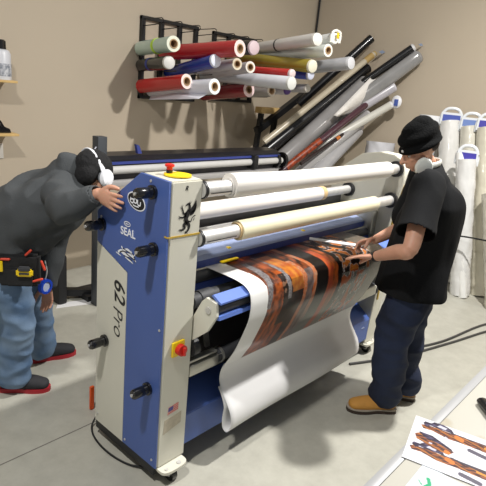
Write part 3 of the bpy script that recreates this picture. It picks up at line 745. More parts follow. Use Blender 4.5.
# brown boxes on the floor against the back wall
for i, (x0, x1, z0, z1, lb) in enumerate([(.42, .80, 0, .28, 'taupe carton on the floor under the bent man, left and lowest of two'), (.45, .78, .281, .46, 'smaller taupe carton resting on the lower carton by the back wall')]):
    t = thing('carton', lb, 'carton', ((x0+x1)/2, 2.5, z0), 'cartons by the back wall')
    bm = B(); box(bm, x0, x1, 2.35, 2.70, z0, z1, .003); obj('box_body', bm, mat('taupe cardboard', '#a08f7e', .8, var=.06), t)
    bm = B(); box(bm, x0+.02, x1-.02, 2.348, 2.35, z1-.03, z1-.01); obj('tape', bm, tan, t)
bm = B(); box(bm, .64, .72, 2.05, 2.32, .0, .42, .02); tag(obj('black_case', bm, mat('black nylon case', '#19191b', .7)), 'upright black case on the floor between the bent man and the rear printer', 'case')
bm = B(); box(bm, .86, 1.10, 1.98, 2.22, .0, .05, .004); tag(obj('power_adapter', bm, black), 'flat black box on the floor beneath the rear printer', 'power box')
bm = B(); prism(bm, [(.60, 2.02), (.86, 1.94), (.92, 2.02), (.66, 2.10)], .001, .004, 'z'); tag(obj('white_paper', bm, whitepaper, smooth=False), 'scrap of white paper on the floor by the rear printer', 'paper')

# ================================================================== LEFT SHELVES
for z, lb in ((1.712, 'upper narrow pine shelf on the back wall carrying a white bottle'), (1.312, 'lower narrow pine shelf on the back wall carrying a black tape dispenser')):
    t = thing('wall_shelf', lb, 'shelf', (.35, 2.7, z-.018), 'pine wall shelves')
    bm = B(); box(bm, .05, .585, 2.53, 2.75, z-.018, z, .002); obj('board', bm, wood, t)
    bm = B(); prism(bm, [(2.748, z-.018), (2.748, z-.16), (2.74, z-.16), (2.60, z-.026), (2.60, z-.018)], .20, .215, 'x'); obj('bracket', bm, steelgrey, t)
t = thing('bottle', 'white bottle with black cap and printed label on the upper pine shelf', 'bottle', (.50, 2.62, 1.712))
bm = B(); tube(bm, [(.50, 2.62, 1.713), (.50, 2.62, 1.90), (.50, 2.62, 1.925), (.50, 2.62, 1.935)], [.072, .072, .060, .035], 32); obj('body', bm, mat('bottle white', '#cfd1d6', .35), t)
bm = B(); tube(bm, [(.50, 2.62, 1.93), (.50, 2.62, 1.99), (.50, 2.62, 2.0)], [.042, .040, .03], 24); obj('cap', bm, blackpl, t)
bm = B(); hollow(bm, (.50, 2.62, 1.74), (.50, 2.62, 1.83), .0735, .072, 32, 0); obj('label', bm, mat('mottled label', '#5b6472', .5, col2='#d8dadf', scale=45), t)
t = thing('tape_dispenser', 'black tape dispenser with a red spot on the lower pine shelf', 'tape dispenser', (.46, 2.62, 1.312))
bm = B(); prism(bm, [(.36, 1.313), (.55, 1.313), (.54, 1.345), (.50, 1.36), (.47, 1.41), (.42, 1.43), (.37, 1.41)], 2.59, 2.64, 'y'); bmesh.ops.bevel(bm, geom=bm.edges[:], offset=.004, segments=2, affect='EDGES'); obj('body', bm, blackpl, t)
bm = B(); cyl(bm, (.43, 2.588, 1.385), (.43, 2.58, 1.385), .028, 24); obj('tape_core', bm, mat('pale core', '#c8b8ae', .5), t)
bm = B(); cyl(bm, (.43, 2.58, 1.385), (.43, 2.577, 1.385), .010, 16); obj('red_hub', bm, red, t)
t = thing('wall_switch', 'white switch plate on the back wall below the shelves at the left edge', 'switch', (.46, 2.74, 1.09))
bm = B(); box(bm, .44, .545, 2.738, 2.75, 1.09, 1.215, .003); obj('plate', bm, mat('white switch plastic', '#dcd8d0', .4), t)
bm = B(); box(bm, .475, .51, 2.732, 2.738, 1.125, 1.18, .002); obj('rocker', bm, mat('white switch plastic', '#dcd8d0', .4), t)

# ================================================================== FOREGROUND TABLE
tb = thing('work_table', 'cream-topped work table with faint brown stains in the lower right corner', 'table', (.9, -1.6, 0))
tm = mat('stained cream laminate', '#b1afa5', .45, var=.015, scale=3)
nt = tm.node_tree; b_ = nt.nodes['Principled BSDF']; r0_ = next(n for n in nt.nodes if n.type == 'VALTORGB'); tc_ = next(n for n in nt.nodes if n.type == 'TEX_COORD')
n_ = nt.nodes.new('ShaderNodeTexNoise'); n_.inputs['Scale'].default_value = 7; n_.inputs['Detail'].default_value = 3; nt.links.new(tc_.outputs['Object'], n_.inputs['Vector'])
q_ = nt.nodes.new('ShaderNodeValToRGB'); q_.color_ramp.elements[0].position = .56; q_.color_ramp.elements[1].position = .72; q_.color_ramp.elements[0].color = (1, 1, 1, 1); q_.color_ramp.elements[1].color = (.78, .66, .50, 1)
nt.links.new(n_.outputs['Fac'], q_.inputs['Fac'])
mx = nt.nodes.new('ShaderNodeMix'); mx.data_type = 'RGBA'; mx.blend_type = 'MULTIPLY'; mx.inputs['Factor'].default_value = 1
nt.links.new(r0_.outputs['Color'], mx.inputs['A']); nt.links.new(q_.outputs['Color'], mx.inputs['B']); nt.links.new(mx.outputs['Result'], b_.inputs['Base Color'])
bm = B(); box(bm, -.6, 2.4, -2.1, -1.125, .86, .90, .003); obj('tabletop', bm, tm, tb)
bm = B(); box(bm, -.6, 2.4, -1.125, -1.096, .855, .9, .003); obj('edge_strip', bm, mat('pale edge strip', '#98999a', .4), tb)
for (x, y) in ((-.5, -1.2), (2.3, -1.2), (-.5, -2.0), (2.3, -2.0)):
    bm = B(); box(bm, x-.03, x+.03, y-.03, y+.03, 0, .86); obj('leg', bm, steelgrey, tb, smooth=False)
for y in (-1.2, -2.0):
    bm = B(); box(bm, -.5, 2.3, y-.015, y+.015, .79, .86); obj('apron', bm, steelgrey, tb, smooth=False)

# painted papers
def paint_sheet(name, corners, z, nu, nv, fn, m, th=.0012):
    """corners p00 p10 p11 p01 on the table; fn(U,V)->HxWx3"""
    bm = B(); lay = bm.verts.layers.float_color.new('ink')
    A = [V((*c, z)) for c in corners]
    us = np.linspace(0, 1, nu); vs = np.linspace(0, 1, nv); U, W = np.meshgrid(us, vs); C = fn(U, W)
    g = []
    for j in range(nv):
        row = []
        for i in range(nu):
            u, v = us[i], vs[j]
            p = A[0]*(1-u)*(1-v)+A[1]*u*(1-v)+A[2]*u*v+A[3]*(1-u)*v
            q = bm.verts.new(p); q[lay] = (*[float(k) for k in C[j, i]], 1); row.append(q)
        g.append(row)
    for j in range(nv-1):
        for i in range(nu-1): bm.faces.new((g[j][i], g[j][i+1], g[j+1][i+1], g[j+1][i]))
    bmesh.ops.recalc_face_normals(bm, faces=bm.faces)
    o = obj(name, bm, m); md = o.modifiers.new('t', 'SOLIDIFY'); md.thickness = th; md.offset = 1
    return o
def fillpoly(C, U, W, poly, col, asp):
    x, y = U, W; inside = np.zeros(U.shape, bool); n = len(poly)
    for i in range(n):
        x0, y0 = poly[i]; x1, y1 = poly[(i+1) % n]
        c = ((y0 > y) != (y1 > y)) & (x < (x1-x0)*(y-y0)/(y1-y0+1e-12)+x0)
        inside ^= c
    if callable(col): C[inside] = col(U[inside], W[inside])
    else: C[inside] = col
def line(C, U, W, pts, w, col, asp):
    for (x0, y0), (x1, y1) in zip(pts, pts[1:]):
        dx, dy = x1-x0, (y1-y0)*asp; L = dx*dx+dy*dy
        t = np.clip(((U-x0)*dx+(W-y0)*asp*dy)/L, 0, 1)
        d = np.hypot(U-x0-t*dx, (W-y0)*asp-t*dy); C[d < w] = col
def camo(U, W):
    s = np.sin(U*90+3*np.sin(W*40))+np.sin(W*120+2*np.sin(U*55)); t = np.sin(U*37+W*61)
    out = np.empty((len(U), 3)); out[:] = lin('#5c392e')
    out[s > .5] = lin('#8a5233'); out[s < -.7] = lin('#38262a'); out[(t > .85)] = lin('#ad6f35'); return out
def dark(U, W):
    s = np.sin(U*70+2*np.sin(W*60)); out = np.empty((len(U), 3)); out[:] = lin('#342e40'); out[s > .6] = lin('#4c4660'); out[s < -.8] = lin('#2c2632'); return out
def art(U, W):
    # u runs along the sheet to the right (0..1 = .62 m), v up from the near edge (0..1)
    asp = .42; C = np.empty(U.shape+(3,)); C[:] = lin('#d0d1d8')
    og = lin('#c8743a'); sil = lin('#b9b8c6'); blk = lin('#3a3844')
    def gun(ox, oy, s=1.):
        T = lambda pts: [(ox+a*s, oy+b*s*1.35) for a, b in pts]
        fillpoly(C, U, W, T([(0, .02), (.02, -.03), (.08, -.02), (.18, -.06), (.3, -.055), (.5, -.07), (.8, -.09), (.8, .03), (.5, .06), (.3, .06), (.2, .05), (.1, .05), (.03, .05)]), camo, asp)
        fillpoly(C, U, W, T([(.01, .06), (.04, .02), (.06, .06), (.10, .05), (.22, .055), (.20, .11), (.14, .15), (.08, .14), (.06, .10), (.02, .10)]), dark, asp)
        fillpoly(C, U, W, T([(.10, .08), (.16, .07), (.17, .11), (.12, .12)]), sil, asp)
        line(C, U, W, T([(.24, .02), (.27, .0)]), .017*s, og, asp)
        line(C, U, W, T([(.42, .0), (.52, -.02)]), .008*s, lin('#c8893f'), asp)
        line(C, U, W, T([(.66, -.03), (.72, -.04)]), .018*s, og, asp)
        line(C, U, W, T([(.2, .055), (.5, .05), (.8, .02)]), .004, blk, asp)
        line(C, U, W, T([(.33, -.12), (.44, -.15)]), .016*s, lin('#55525f'), asp)
    gun(.05, .80); gun(.02, .26)
    fillpoly(C, U, W, [(.03, .58), (.06, .64), (.12, .64), (.24, .55), (.29, .47), (.26, .38), (.16, .40), (.10, .45), (.05, .48)], camo, asp)
    fillpoly(C, U, W, [(.05, .66), (.14, .66), (.27, .52), (.29, .46), (.20, .53), (.09, .57)], dark, asp)
    line(C, U, W, [(.24, .43), (.26, .42)], .012, og, asp)
    fillpoly(C, U, W, [(.13, .50), (.15, .50), (.15, .47), (.13, .47)], sil, asp)
    line(C, U, W, [(.22, .74), (.27, .66), (.34, .62)], .004, sil, asp); line(C, U, W, [(.34, .62), (.36, .66)], .004, sil, asp)
    line(C, U, W, [(.28, .34), (.75, .22)], .006, blk, asp)
    line(C, U, W, [(.60, .30), (.66, .28)], .02, lin('#5a5768'), asp)
    line(C, U, W, [(.46, .10), (.54, .06)], .004, sil, asp); line(C, U, W, [(.20, .46), (.02, .76)], .0, sil, asp)
    return C
pm = paint_mat('glossy paper print', .3, .2)
o = paint_sheet('artwork_print', [(-.082, -1.115), (.019, -1.533), (.236, -1.476), (.135, -1.058)], .9022, 330, 170, art, pm)
tag(o, 'white sheet printed with orange and brown rifle-shaped artwork, overhanging the table edge', 'printed paper')
def art2(U, W):
    C = np.empty(U.shape+(3,)); C[:] = lin('#c4ccd0'); g = lin('#1f9a6a')
    line(C, U, W, [(.10, .80), (.135, .72)], .016, g, 1.); line(C, U, W, [(.135, .72), (.115, .64)], .016, g, 1.)
    line(C, U, W, [(.05, .70), (.085, .66)], .006, g, 1.)
    return C
o = paint_sheet('marked_paper', [(-.30, -1.175), (-.29, -1.50), (-.05, -1.49), (-.06, -1.168)], .9006, 160, 120, art2, pm)
tag(o, 'bluish white sheet with a green arrow mark, lying under the rifle artwork sheet', 'printed paper')
t = thing('utility_knife', 'glossy black rounded handle lying on the table at the right edge', 'knife', (.30, -1.25, .90))
bm = B(); limb(bm, [(.372, -1.18, .914), (.30, -1.25, .916), (.22, -1.33, .914)], [(.020, .013), (.022, .014), (.016, .012)], 16); obj('handle', bm, blackpl, t)
bm = B(); limb(bm, [(.35, -1.20, .927), (.31, -1.24, .928)], [(.008, .004), (.008, .004)], 12); obj('thumb_slide', bm, rubber, t)

# small floor things
cb = mat('black cable', '#1a1a1c', .5)
bm = B(); tube(bm, cr([(.05, .56, .07), (.01, .555, .012), (-.03, .46, .008), (-.04, .32, .008), (-.01, .18, .008), (.05, .08, .03)], 8), .005, 8)
obj('power_cord', bm, cb, lam)
bm = B(); prism(bm, [(.085, .002), (.11, .002), (.11, .15), (.085, .15)], .69, .705, 'y'); bmesh.ops.bevel(bm, geom=bm.edges[:], offset=.003, segments=1, affect='EDGES')
tag(obj('orange_strip', bm, orange), 'bright orange plastic strip standing on the floor behind the laminator cabinet', 'strip')
for pts, lb in (([(2.05, -.05, .008), (2.3, -.16, .008), (2.7, -.30, .008), (3.3, -.40, .008), (3.8, -.55, .008), (4.4, -.62, .008)], 'grey-black hose running along the floor from the laminator foot, the straighter of two'),
                ([(1.75, .0, .008), (2.2, -.20, .008), (2.75, -.36, .008), (3.3, -.50, .008), (3.9, -.72, .008), (4.5, -.9, .008)], 'grey-black hose on the floor, nearer the table of the two')):
    bm = B(); tube(bm, cr(pts, 8), .010, 8); tag(obj('floor_hose', bm, mat('dark hose', '#3b3a39', .5)), lb, 'hose', 'hoses on the floor right of the man')

# ================================================================== PEOPLE
skinm = mat('skin', '#c4937a', .5, var=.05, scale=18, bump=.08, bscale=120)
skinm.node_tree.nodes['Principled BSDF'].inputs['Subsurface Weight'].default_value = .08
def hand(bm, wrist, fdir, ndir, thumb, curl, spread=.12, L=1.0, tc=.5):
    """palm plus five fingers; fdir = finger direction, ndir = palm normal (out of the palm), thumb = +1/-1 side"""
    w = V(wrist); f = V(fdir).normalized(); n = V(ndir).normalized(); n = (n-f*n.dot(f)).normalized(); s = f.cross(n)*thumb
    pal = w+f*.048*L
    limb(bm, [w-f*.01, w+f*.03*L, w+f*.082*L], [(.024, .017), (.036, .015), (.038, .012)], 16, up=n)
    for k, (off, ln, r) in enumerate([(.030, .070, .0088), (.0105, .078, .0090), (-.010, .073, .0087), (-.029, .058, .0078)]):
        b = w+f*(.080-.004*abs(k-1))*L+s*off*L
        c = curl[k] if isinstance(curl, (list, tuple)) else curl
        d = (f+s*spread*(1.2-k*.8)).normalized(); p = b; pts = [w+f*.045*L+s*off*.7*L, b]
        for seg, fr_ in ((.45, .6), (.30, 1.5), (.25, 2.2)):
            a = c*fr_; dd = (d*math.cos(a)+n*math.sin(a)); p = p+dd*ln*seg*L; pts.append(p.copy())
        limb(bm, pts, [r*1.0, r*1.1, r, r*.95, r*.8], 12, per=4, up=s)
    tb0 = w+f*.02*L+s*.018*L
    p1 = tb0+(f*.55+s*.75+n*.25).normalized()*.040*L
    p2 = p1+(f*(.9)+s*.35+n*tc).normalized()*.032*L
    p3 = p2+(f*.95+s*.05+n*tc*1.2).normalized()*.025*L
    limb(bm, [tb0, p1, p2, p3], [.016, .0125, .0108, .0088], 12, per=4, up=n)
def head_shape(bm, c, fwd, up, s=1.):
    """skull, jaw, nose, ears, brow; fwd is where the face looks"""
    f = V(fwd).normalized(); u = V(up); u = (u-f*u.dot(f)).normalized(); l = u.cross(f)
    R = Matrix((f, l, u)).transposed(); c = V(c)
    P = lambda a, b, d: c+(f*a+l*b+u*d)*s
    blob(bm, P(-.012, 0, .035), (.098*s, .077*s, .092*s), R)
    blob(bm, P(.030, 0, -.035), (.066*s, .060*s, .075*s), R)
    blob(bm, P(.052, 0, -.078), (.030*s, .032*s, .024*s), R)           # chin
    blob(bm, P(.072, 0, .022), (.020*s, .055*s, .016*s), R)            # brow
    for y in (-1, 1):
        blob(bm, P(.058, .036*y, -.018), (.026*s, .022*s, .020*s), R)  # cheek
        blob(bm, P(.000, .078*y, -.008), (.018*s, .010*s, .032*s), R)  # ear
        blob(bm, P(-.006, .086*y, .004), (.014*s, .008*s, .020*s), R)
    limb(bm, [P(.085, 0, .012), P(.100, 0, -.008), P(.110, 0, -.022)], [.009*s, .011*s, .014*s], 12)
    for y in (-1, 1): blob(bm, P(.098, .012*y, -.026), (.010*s, .008*s, .008*s), R)
    limb(bm, [P(.084, -.022, -.052), P(.094, 0, -.050), P(.084, .022, -.052)], [.005*s, .008*s, .005*s], 10)
    limb(bm, [P(.082, -.020, -.060), P(.091, 0, -.061), P(.082, .020, -.060)], [.005*s, .008*s, .005*s], 10)
    return P, R
def face_bits(P, R, parent, browm):
    ew = mat('eye white', '#e6e2dc', .2); ed = mat('eye dark', '#2b2119', .15)
    for y in (-1, 1):
        bm = B(); blob(bm, P(.0725, .030*y, .000), (.009, .012, .0065), R); e = obj('eye', bm, ew, parent)
        bm = B(); blob(bm, P(.0795, .030*y, .000), (.0035, .0055, .0055), R); obj('iris', bm, ed, e)
        bm = B(); limb(bm, [P(.086, .014*y, .018), P(.088, .030*y, .023), P(.076, .048*y, .019)], [.004, .005, .003], 8); obj('eyebrow', bm, browm, parent)
hairm = mat('dark hair', '#2a2019', .7, var=.2, scale=60)

# ---------------------------------------------------------------- standing man in black
F = V((-.45, .893, 0)); Lf = V((-.893, -.45, 0)); Z = V((0, 0, 1)); O = V((1.50, -.42, 0))
W = lambda f, l, u: O+F*f+Lf*l+Z*u
man = thing('person', 'standing person in black beanie, black t-shirt, dark jeans and tan boots, working on the banner', 'person', tuple(O))
sL, sR = V((1.30, -.485, 1.425)), V((1.65, -.31, 1.43))
eL, eR = V((1.09, -.545, 1.14)), V((1.60, -.27, 1.12))
hdF = V((-.62, .55, -.50)); hc = V((1.375, -.375, 1.600))
wL = V((1.14, -.345, 1.035)); wR = V((1.40, -.205, 1.05))
legs = [[W(0, .085, .90), V((1.385, -.42, .50)), V((1.43, -.43, .09))], [W(-.02, -.09, .90), V((1.60, -.41, .50)), V((1.66, -.455, .09))]]
bm = B()
P, R = head_shape(bm, hc, hdF, Z)
limb(bm, [W(.0, 0, 1.43), W(.04, .02, 1.51), hc-Z*.05+V((.02, -.015, 0))], [.062, .056, .056], 18)
limb(bm, [W(0, 0, .92), W(0, 0, 1.1), W(-.02, 0, 1.28), W(-.01, 0, 1.38)], [(.15, .10), (.13, .09), (.14, .09), (.12, .06)], 24, up=F)
for s_, e_, w_, in ((sL, eL, wL), (sR, eR, wR)):
    d = (w_-e_)
    limb(bm, [s_, s_.lerp(e_, .5)+V((0, 0, -.0)), e_, e_+d*.35, w_], [.052, .047, .041, .039, .026], 18)
for lg in legs: limb(bm, [lg[0], lg[1], lg[1].lerp(lg[2], .4), lg[2]], [.078, .055, .054, .038], 18)
hand(bm, wL, V((-.30, .86, -.20)), V((-.15, -.2, -1)), -1, .14, spread=.22)
hand(bm, wR, V((-.55, .62, -.25)), V((-.4, -.4, -.8)), 1, [.55, .75, .8, .85], spread=.03, tc=1.0)
b_me = union(bm, .0048, 2)
obj('body', b_me, skinm, man)
face_bits(P, R, man, hairm)
# t-shirt
tee = mat('black cotton', '#131416', .9, var=.08, scale=6, bump=.15, bscale=160, spec=.2)
bm = B()
limb(bm, [W(-.01, 0, .80), W(-.01, 0, 1.0), W(-.035, 0, 1.18), W(-.045, 0, 1.31), W(-.02, 0, 1.41)], [(.225, .200), (.212, .178), (.205, .165), (.205, .145), (.165, .09)], 32, up=F)
limb(bm, [sR, W(-.005, 0, 1.455), sL], [.062, .072, .062], 20)
limb(bm, [W(-.01, 0, 1.43), W(.02, 0, 1.50)], [(.085, .085), (.070, .068)], 20)
for s_, e_ in ((sL, eL), (sR, eR)):
    e2_ = s_.lerp(e_, .78); limb(bm, [s_+V((0, 0, .005)), s_.lerp(e_, .4), e2_], [.078, .082, .088], 22)
def tcut(): 
    return [(W(0, 0, .795), (0, 0, -1)), (W(.03, 0, 1.512), tuple((F*.5+Z*.85).normalized()))]
me = union(bm, .009, 8, cut=tcut())
folds(me, .014, (6, 6, 2.4), 3)
# open the sleeve ends
b2 = B(); b2.from_mesh(me)
for s_, e_ in ((sL, eL), (sR, eR)):
    q_ = s_.lerp(e_, .76); n_ = (e_-s_).normalized()
    vs = [v for v in b2.verts if (v.co-q_).dot(n_) > 0 and (v.co-(s_.lerp(e_, .95))).length < .125 and (v.co-W(0, 0, v.co.z)).dot(Lf*(1 if s_ is sL else -1)) > .13]
    if s_ is sL: bmesh.ops.delete(b2, geom=vs, context='VERTS')
b2.to_mesh(me); b2.free()
o = obj('t_shirt', me, tee, man); md = o.modifiers.new('t', 'SOLIDIFY'); md.thickness = .003; md.offset = 1
# jeans
den = mat('dark indigo denim', '#16213a', .85, var=.4, scale=4, bump=.2, bscale=180)
bm = B()
limb(bm, [W(-.02, 0, .99), W(-.03, 0, .88)], [(.140, .105), (.150, .120)], 24, up=F)
for i, lg in enumerate(legs):
    a, k, c = lg
    limb(bm, [a+V((0, 0, -.05))-F*.0, a.lerp(k, .5)-F*.005, k, k.lerp(c, .5), c+V((0, 0, .01))], [(.112, .120), (.108, .116), (.090, .096), (.084, .092), (.072, .084)], 26, up=F)
me = union(bm, .009, 7, cut=[(W(0, 0, .055), (0, 0, -1)), (W(0, 0, 1.0), (0, 0, 1))])
folds(me, .014, (4.5, 4.5, 9), 11)
o = obj('jeans', me, den, man); md = o.modifiers.new('t', 'SOLIDIFY'); md.thickness = .003; md.offset = 1
# boots
nub = mat('tan nubuck', '#c08a3e', .75, var=.08, scale=14, bump=.1, bscale=140); sole = mat('dark brown sole', '#3a2d24', .7); lace = mat('dark laces', '#3a2a1e', .7); greyl = mat('grey sole stripe', '#a39a8c', .7)
def shoe(heel, dr, upm, solem, parent, L=.29, w=.052, nm='boot', lacem=lace, high=True, strip=None):
    h = V(heel); d = V(dr).normalized(); d.z = 0; s = V((-d.y, d.x, 0))
    outline = [(-.0, 0), (.01, .65), (.05, .8), (.12, .72), (.19, .95), (.25, .85), (.285, .45), (.292, 0), (.285, -.45), (.25, -.85), (.19, -.95), (.12, -.75), (.05, -.8), (.01, -.65)]
    def sl(z0, z1, k, m, nm2, par):
        bm = B(); pts = cr([(a*L/.29, b*w*k, 0) for a, b in outline]+[(0, 0, 0)], 4)[:-1]
        v0 = [bm.verts.new(h+d*p.x+s*p.y+Z*z0) for p in pts]; v1 = [bm.verts.new(h+d*p.x+s*p.y+Z*z1) for p in pts]
        skin(bm, v0, v1); bm.faces.new(v0[::-1]); bm.faces.new(v1); bmesh.ops.recalc_face_normals(bm, faces=bm.faces)
        return obj(nm2, bm, m, par)
    bm = B()
    Q = lambda a, b, z: h+d*a*L/.29+s*b+Z*z
    limb(bm, [Q(.045, 0, .055), Q(.12, 0, .055), Q(.20, 0, .048), Q(.255, 0, .042)], [(.044, .046), (.047, .048), (.051, .042), (.045, .031)], 24, up=Z)
    limb(bm, [Q(.05, 0, .06), Q(.055, 0, .115 if high else .08)], [(.045, .040), (.048, .044)], 20, up=d)
    limb(bm, [Q(.07, 0, .10), Q(.14, 0, .075)], [.034, .028], 16)
    me = union(bm, .006, 4, cut=[(Q(0, 0, .022), (0, 0, -1))])
    u_ = obj(nm, me, upm, parent)
    sl(.0, .026, 1., solem, 'sole', u_)
    if strip: sl(.022, .030, 1.015, strip, 'welt', u_)
    bm = B()
    for k in range(5):
        a = .10+.022*k; z = .112-.010*k if high else .098-.007*k
        tube(bm, cr([Q(a, -.026, z-.012), Q(a+.004, 0, z+.002), Q(a, .026, z-.012)], 4), .0028, 6)
    tube(bm, cr([Q(.10, .02, z), Q(.09, .05, .08), Q(.11, .056, .06)], 4), .0025, 6)
    obj('laces', bm, lacem, u_)
shoe((1.49, -.485, 0), V((-.74, .67, 0)), nub, sole, man, L=.31, w=.056, strip=greyl)
shoe((1.71, -.515, 0), V((-.55, .83, 0)), nub, sole, man, strip=greyl)
# beanie
bea = mat('black knit wool', '#08090a', .95, spec=.15, var=.2, scale=50, bump=.5, bscale=120)
bm = B(); RB = R
blob(bm, P(-.020, 0, .060), (.108, .088, .088), RB, 4)
blob(bm, P(-.050, 0, .085), (.075, .070, .070), RB, 3)
limb(bm, [P(.083, 0, .030)]+[P(-.012+.097*math.cos(a), .086*math.sin(a), .030-.022*(1-math.cos(a))*.5) for a in np.linspace(.3, 2*PI-.3, 12)]+[P(.085, 0, .030)], [.014]*4, 14, per=3)
me = union(bm, .005, 3)
b2 = B(); b2.from_mesh(me); u_ = P(0, 0, 1)-P(0, 0, 0); f_ = P(1, 0, 0)-P(0, 0, 0)
bmesh.ops.bisect_plane(b2, geom=b2.verts[:]+b2.edges[:]+b2.faces[:], plane_co=P(0, 0, .004), plane_no=-(u_+f_*.12), clear_outer=True)
for v in b2.verts:
    q = v.co-P(0, 0, 0); h = q.dot(u_)
    v.co += (v.co-P(-.015, 0, .03)).normalized()*(.005*math.sin(h*95+2.2*noise.noise(v.co*9))+.004*noise.noise(v.co*14))
b2.to_mesh(me); b2.free()
o = obj('beanie', me, bea, man); md = o.modifiers.new('t', 'SOLIDIFY'); md.thickness = .004; md.offset = 1
bm = B(); blob(bm, P(.102, .045, .045), (.005, .010, .008), RB); obj('beanie_tag', bm, chrome, man)
# short hair at the nape
bm = B(); blob(bm, P(-.055, 0, .005), (.052, .072, .045), RB); obj('hair', bm, hairm, man)
# jeans pocket seams omitted; wrist band
bm = B(); d_ = (wL-eL).normalized(); x_, y_ = frame(d_)
tube(bm, [wL-d_*.012, wL-d_*.004, wL+d_*.006], [.0305, .0315, .0300], 24); obj('wrist_band', bm, black, man)
# headphones worn round the neck
t = thing('headphones', 'pale grey headphones worn round the neck of the standing person', 'headphones', tuple(W(.08, 0, 1.48)))
hp = mat('pale grey headphone plastic', '#c9ccc6', .4, var=.03)
bm = B()
nf = V((hdF.x, hdF.y, 0)).normalized(); nl = V((-nf.y, nf.x, 0)); nc = V((1.415, -.40, 1.528))
NK = lambda a, b, z: nc+nf*a+nl*b+Z*z
arc = [NK(.05, .088, -.02), NK(.0, .092, .0), NK(-.055, .06, .015), NK(-.075, 0, .020), NK(-.055, -.06, .015), NK(-.03, -.088, .008), NK(-.0, -.088, -.015)]
limb(bm, arc, [(.007, .015)]*4, 12, per=6, up=Z); obj('headband', bm, hp, t)
for sd in (1, -1):
    c = NK(.042 if sd > 0 else -.005, .088*sd, -.012)
    nrm = (nl*sd*.9+nf*.15-Z*.1).normalized(); x_, y_ = frame(nrm)
    bm = B(); prev = None
    for (dz, r_) in [(-.016, .030), (-.010, .040), (.004, .041), (.014, .036), (.019, .022), (.020, .001)]:
        q = ring(bm, c+nrm*dz, x_, y_, r_*1.08, r_*1.3, 28)
        if prev: skin(bm, prev, q)
        else: bm.faces.new(q[::-1])
        prev = q
    bm.faces.new(prev); bmesh.ops.recalc_face_normals(bm, faces=bm.faces); cup = obj('ear_cup', bm, hp, t)
    bm = B(); hollow(bm, c-nrm*.030, c-nrm*.014, .040, .022, 28, 0); obj('ear_cushion', bm, mat('grey cushion', '#8e918c', .7), cup)

# ---------------------------------------------------------------- bent man in grey hoodie
F2 = V((.78, -.62, 0)).normalized(); L2 = V((.62, .78, 0)).normalized(); O2 = V((-.04, 1.20, 0))
W2 = lambda f, l, u: O2+F2*f+L2*l+Z*u
man2 = thing('person', 'person in dark grey hoodie, blue jeans and red-soled black shoes, bent over behind the laminator', 'person', tuple(O2))
hipc = V((-.13, 1.13, .93)); neck = V((.085, .845, 1.315)); hc2 = V((.155, .785, 1.312))
hd2 = V((.84, .02, -.45)).normalized(); up2 = V((.30, .25, .85))
s2R, s2L = V((-.060, .750, 1.245)), V((.13, .99, 1.20))
e2R, w2R = V((-.110, .575, 1.215)), V((-.050, .425, 1.318))
e2L, w2L = V((.09, 1.10, .90)), V((.045, 1.09, .63))
lg2 = [[V((-.19, 1.06, .90)), V((-.15, 1.06, .50)), V((-.145, 1.135, .09))], [V((-.06, 1.21, .90)), V((.05, 1.25, .50)), V((.13, 1.345, .09))]]
bm = B()
P2, R2 = head_shape(bm, hc2, hd2, up2, .94)
limb(bm, [neck-V((.06, -.07, .02)), neck, hc2-hd2*.02], [.06, .055, .055], 18)
limb(bm, [hipc, V((-.08, 1.05, 1.10)), V((.0, .94, 1.21)), V((.05, .88, 1.28))], [(.15, .11), (.14, .10), (.15, .11), (.12, .07)], 24, up=F2)
limb(bm, [s2R, s2R.lerp(e2R, .5), e2R, e2R.lerp(w2R, .4), w2R], [.052, .047, .041, .038, .026], 18)
limb(bm, [s2L, s2L.lerp(e2L, .5), e2L, e2L.lerp(w2L, .4), w2L], [.052, .047, .041, .038, .026], 18)
for lg in lg2: limb(bm, [lg[0], lg[1], lg[1].lerp(lg[2], .4), lg[2]], [.078, .055, .054, .038], 18)
hand(bm, w2R, V((.10, -.93, -.18)), V((1, .1, -.1)), 1, [.10, .14, .20, .26], spread=.16, L=.92, tc=.2)
hand(bm, w2L, V((.05, .0, -1)), V((-.6, -.3, 0)), 1, [.3, .4, .45, .5], spread=.03)
obj('body', union(bm, .0048, 2), skinm, man2); face_bits(P2, R2, man2, hairm)
hood = mat('charcoal grey fleece', '#484b4d', .92, var=.07, scale=8, bump=.25, bscale=170, spec=.25)
bm = B()
limb(bm, [hipc+V((-.01, .02, -.03)), V((-.10, 1.07, 1.06)), V((-.03, .97, 1.155)), V((.03, .89, 1.215)), V((.07, .85, 1.235))], [(.19, .150), (.20, .160), (.205, .145), (.19, .115), (.14, .085)], 32, up=F2)
limb(bm, [s2R+V((.01, .015, 0)), V((.04, .87, 1.24)), s2L], [.070, .085, .078], 20)
limb(bm, [V((.09, .88, 1.14)), V((.02, .94, 1.06)), V((-.03, 1.0, .98))], [(.13, .07), (.15, .08), (.15, .08)], 20, up=F2)
limb(bm, [V((-.02, .95, 1.275)), V((.03, .89, 1.315)), V((.07, .85, 1.315))], [(.10, .04), (.105, .042), (.09, .04)], 18, up=F2)
limb(bm, [s2R, s2R.lerp(e2R, .5)-Z*.005, e2R, e2R.lerp(w2R, .5), w2R-(w2R-e2R)*.02], [.066, .068, .064, .055, .043], 22)
limb(bm, [s2L, s2L.lerp(e2L, .5), e2L, e2L.lerp(w2L, .5), w2L], [.082, .072, .062, .055, .043], 22)
me = union(bm, .009, 14); folds(me, .020, (6, 6, 5), 29)
b2 = B(); b2.from_mesh(me)
for w_, e_ in ((w2R, e2R), (w2L, e2L)):
    n_ = (w_-e_).normalized(); q_ = w_-n_*.008
    bmesh.ops.delete(b2, geom=[v for v in b2.verts if (v.co-q_).dot(n_) > 0 and (v.co-w_).length < .075], context='VERTS')
b2.to_mesh(me); b2.free()
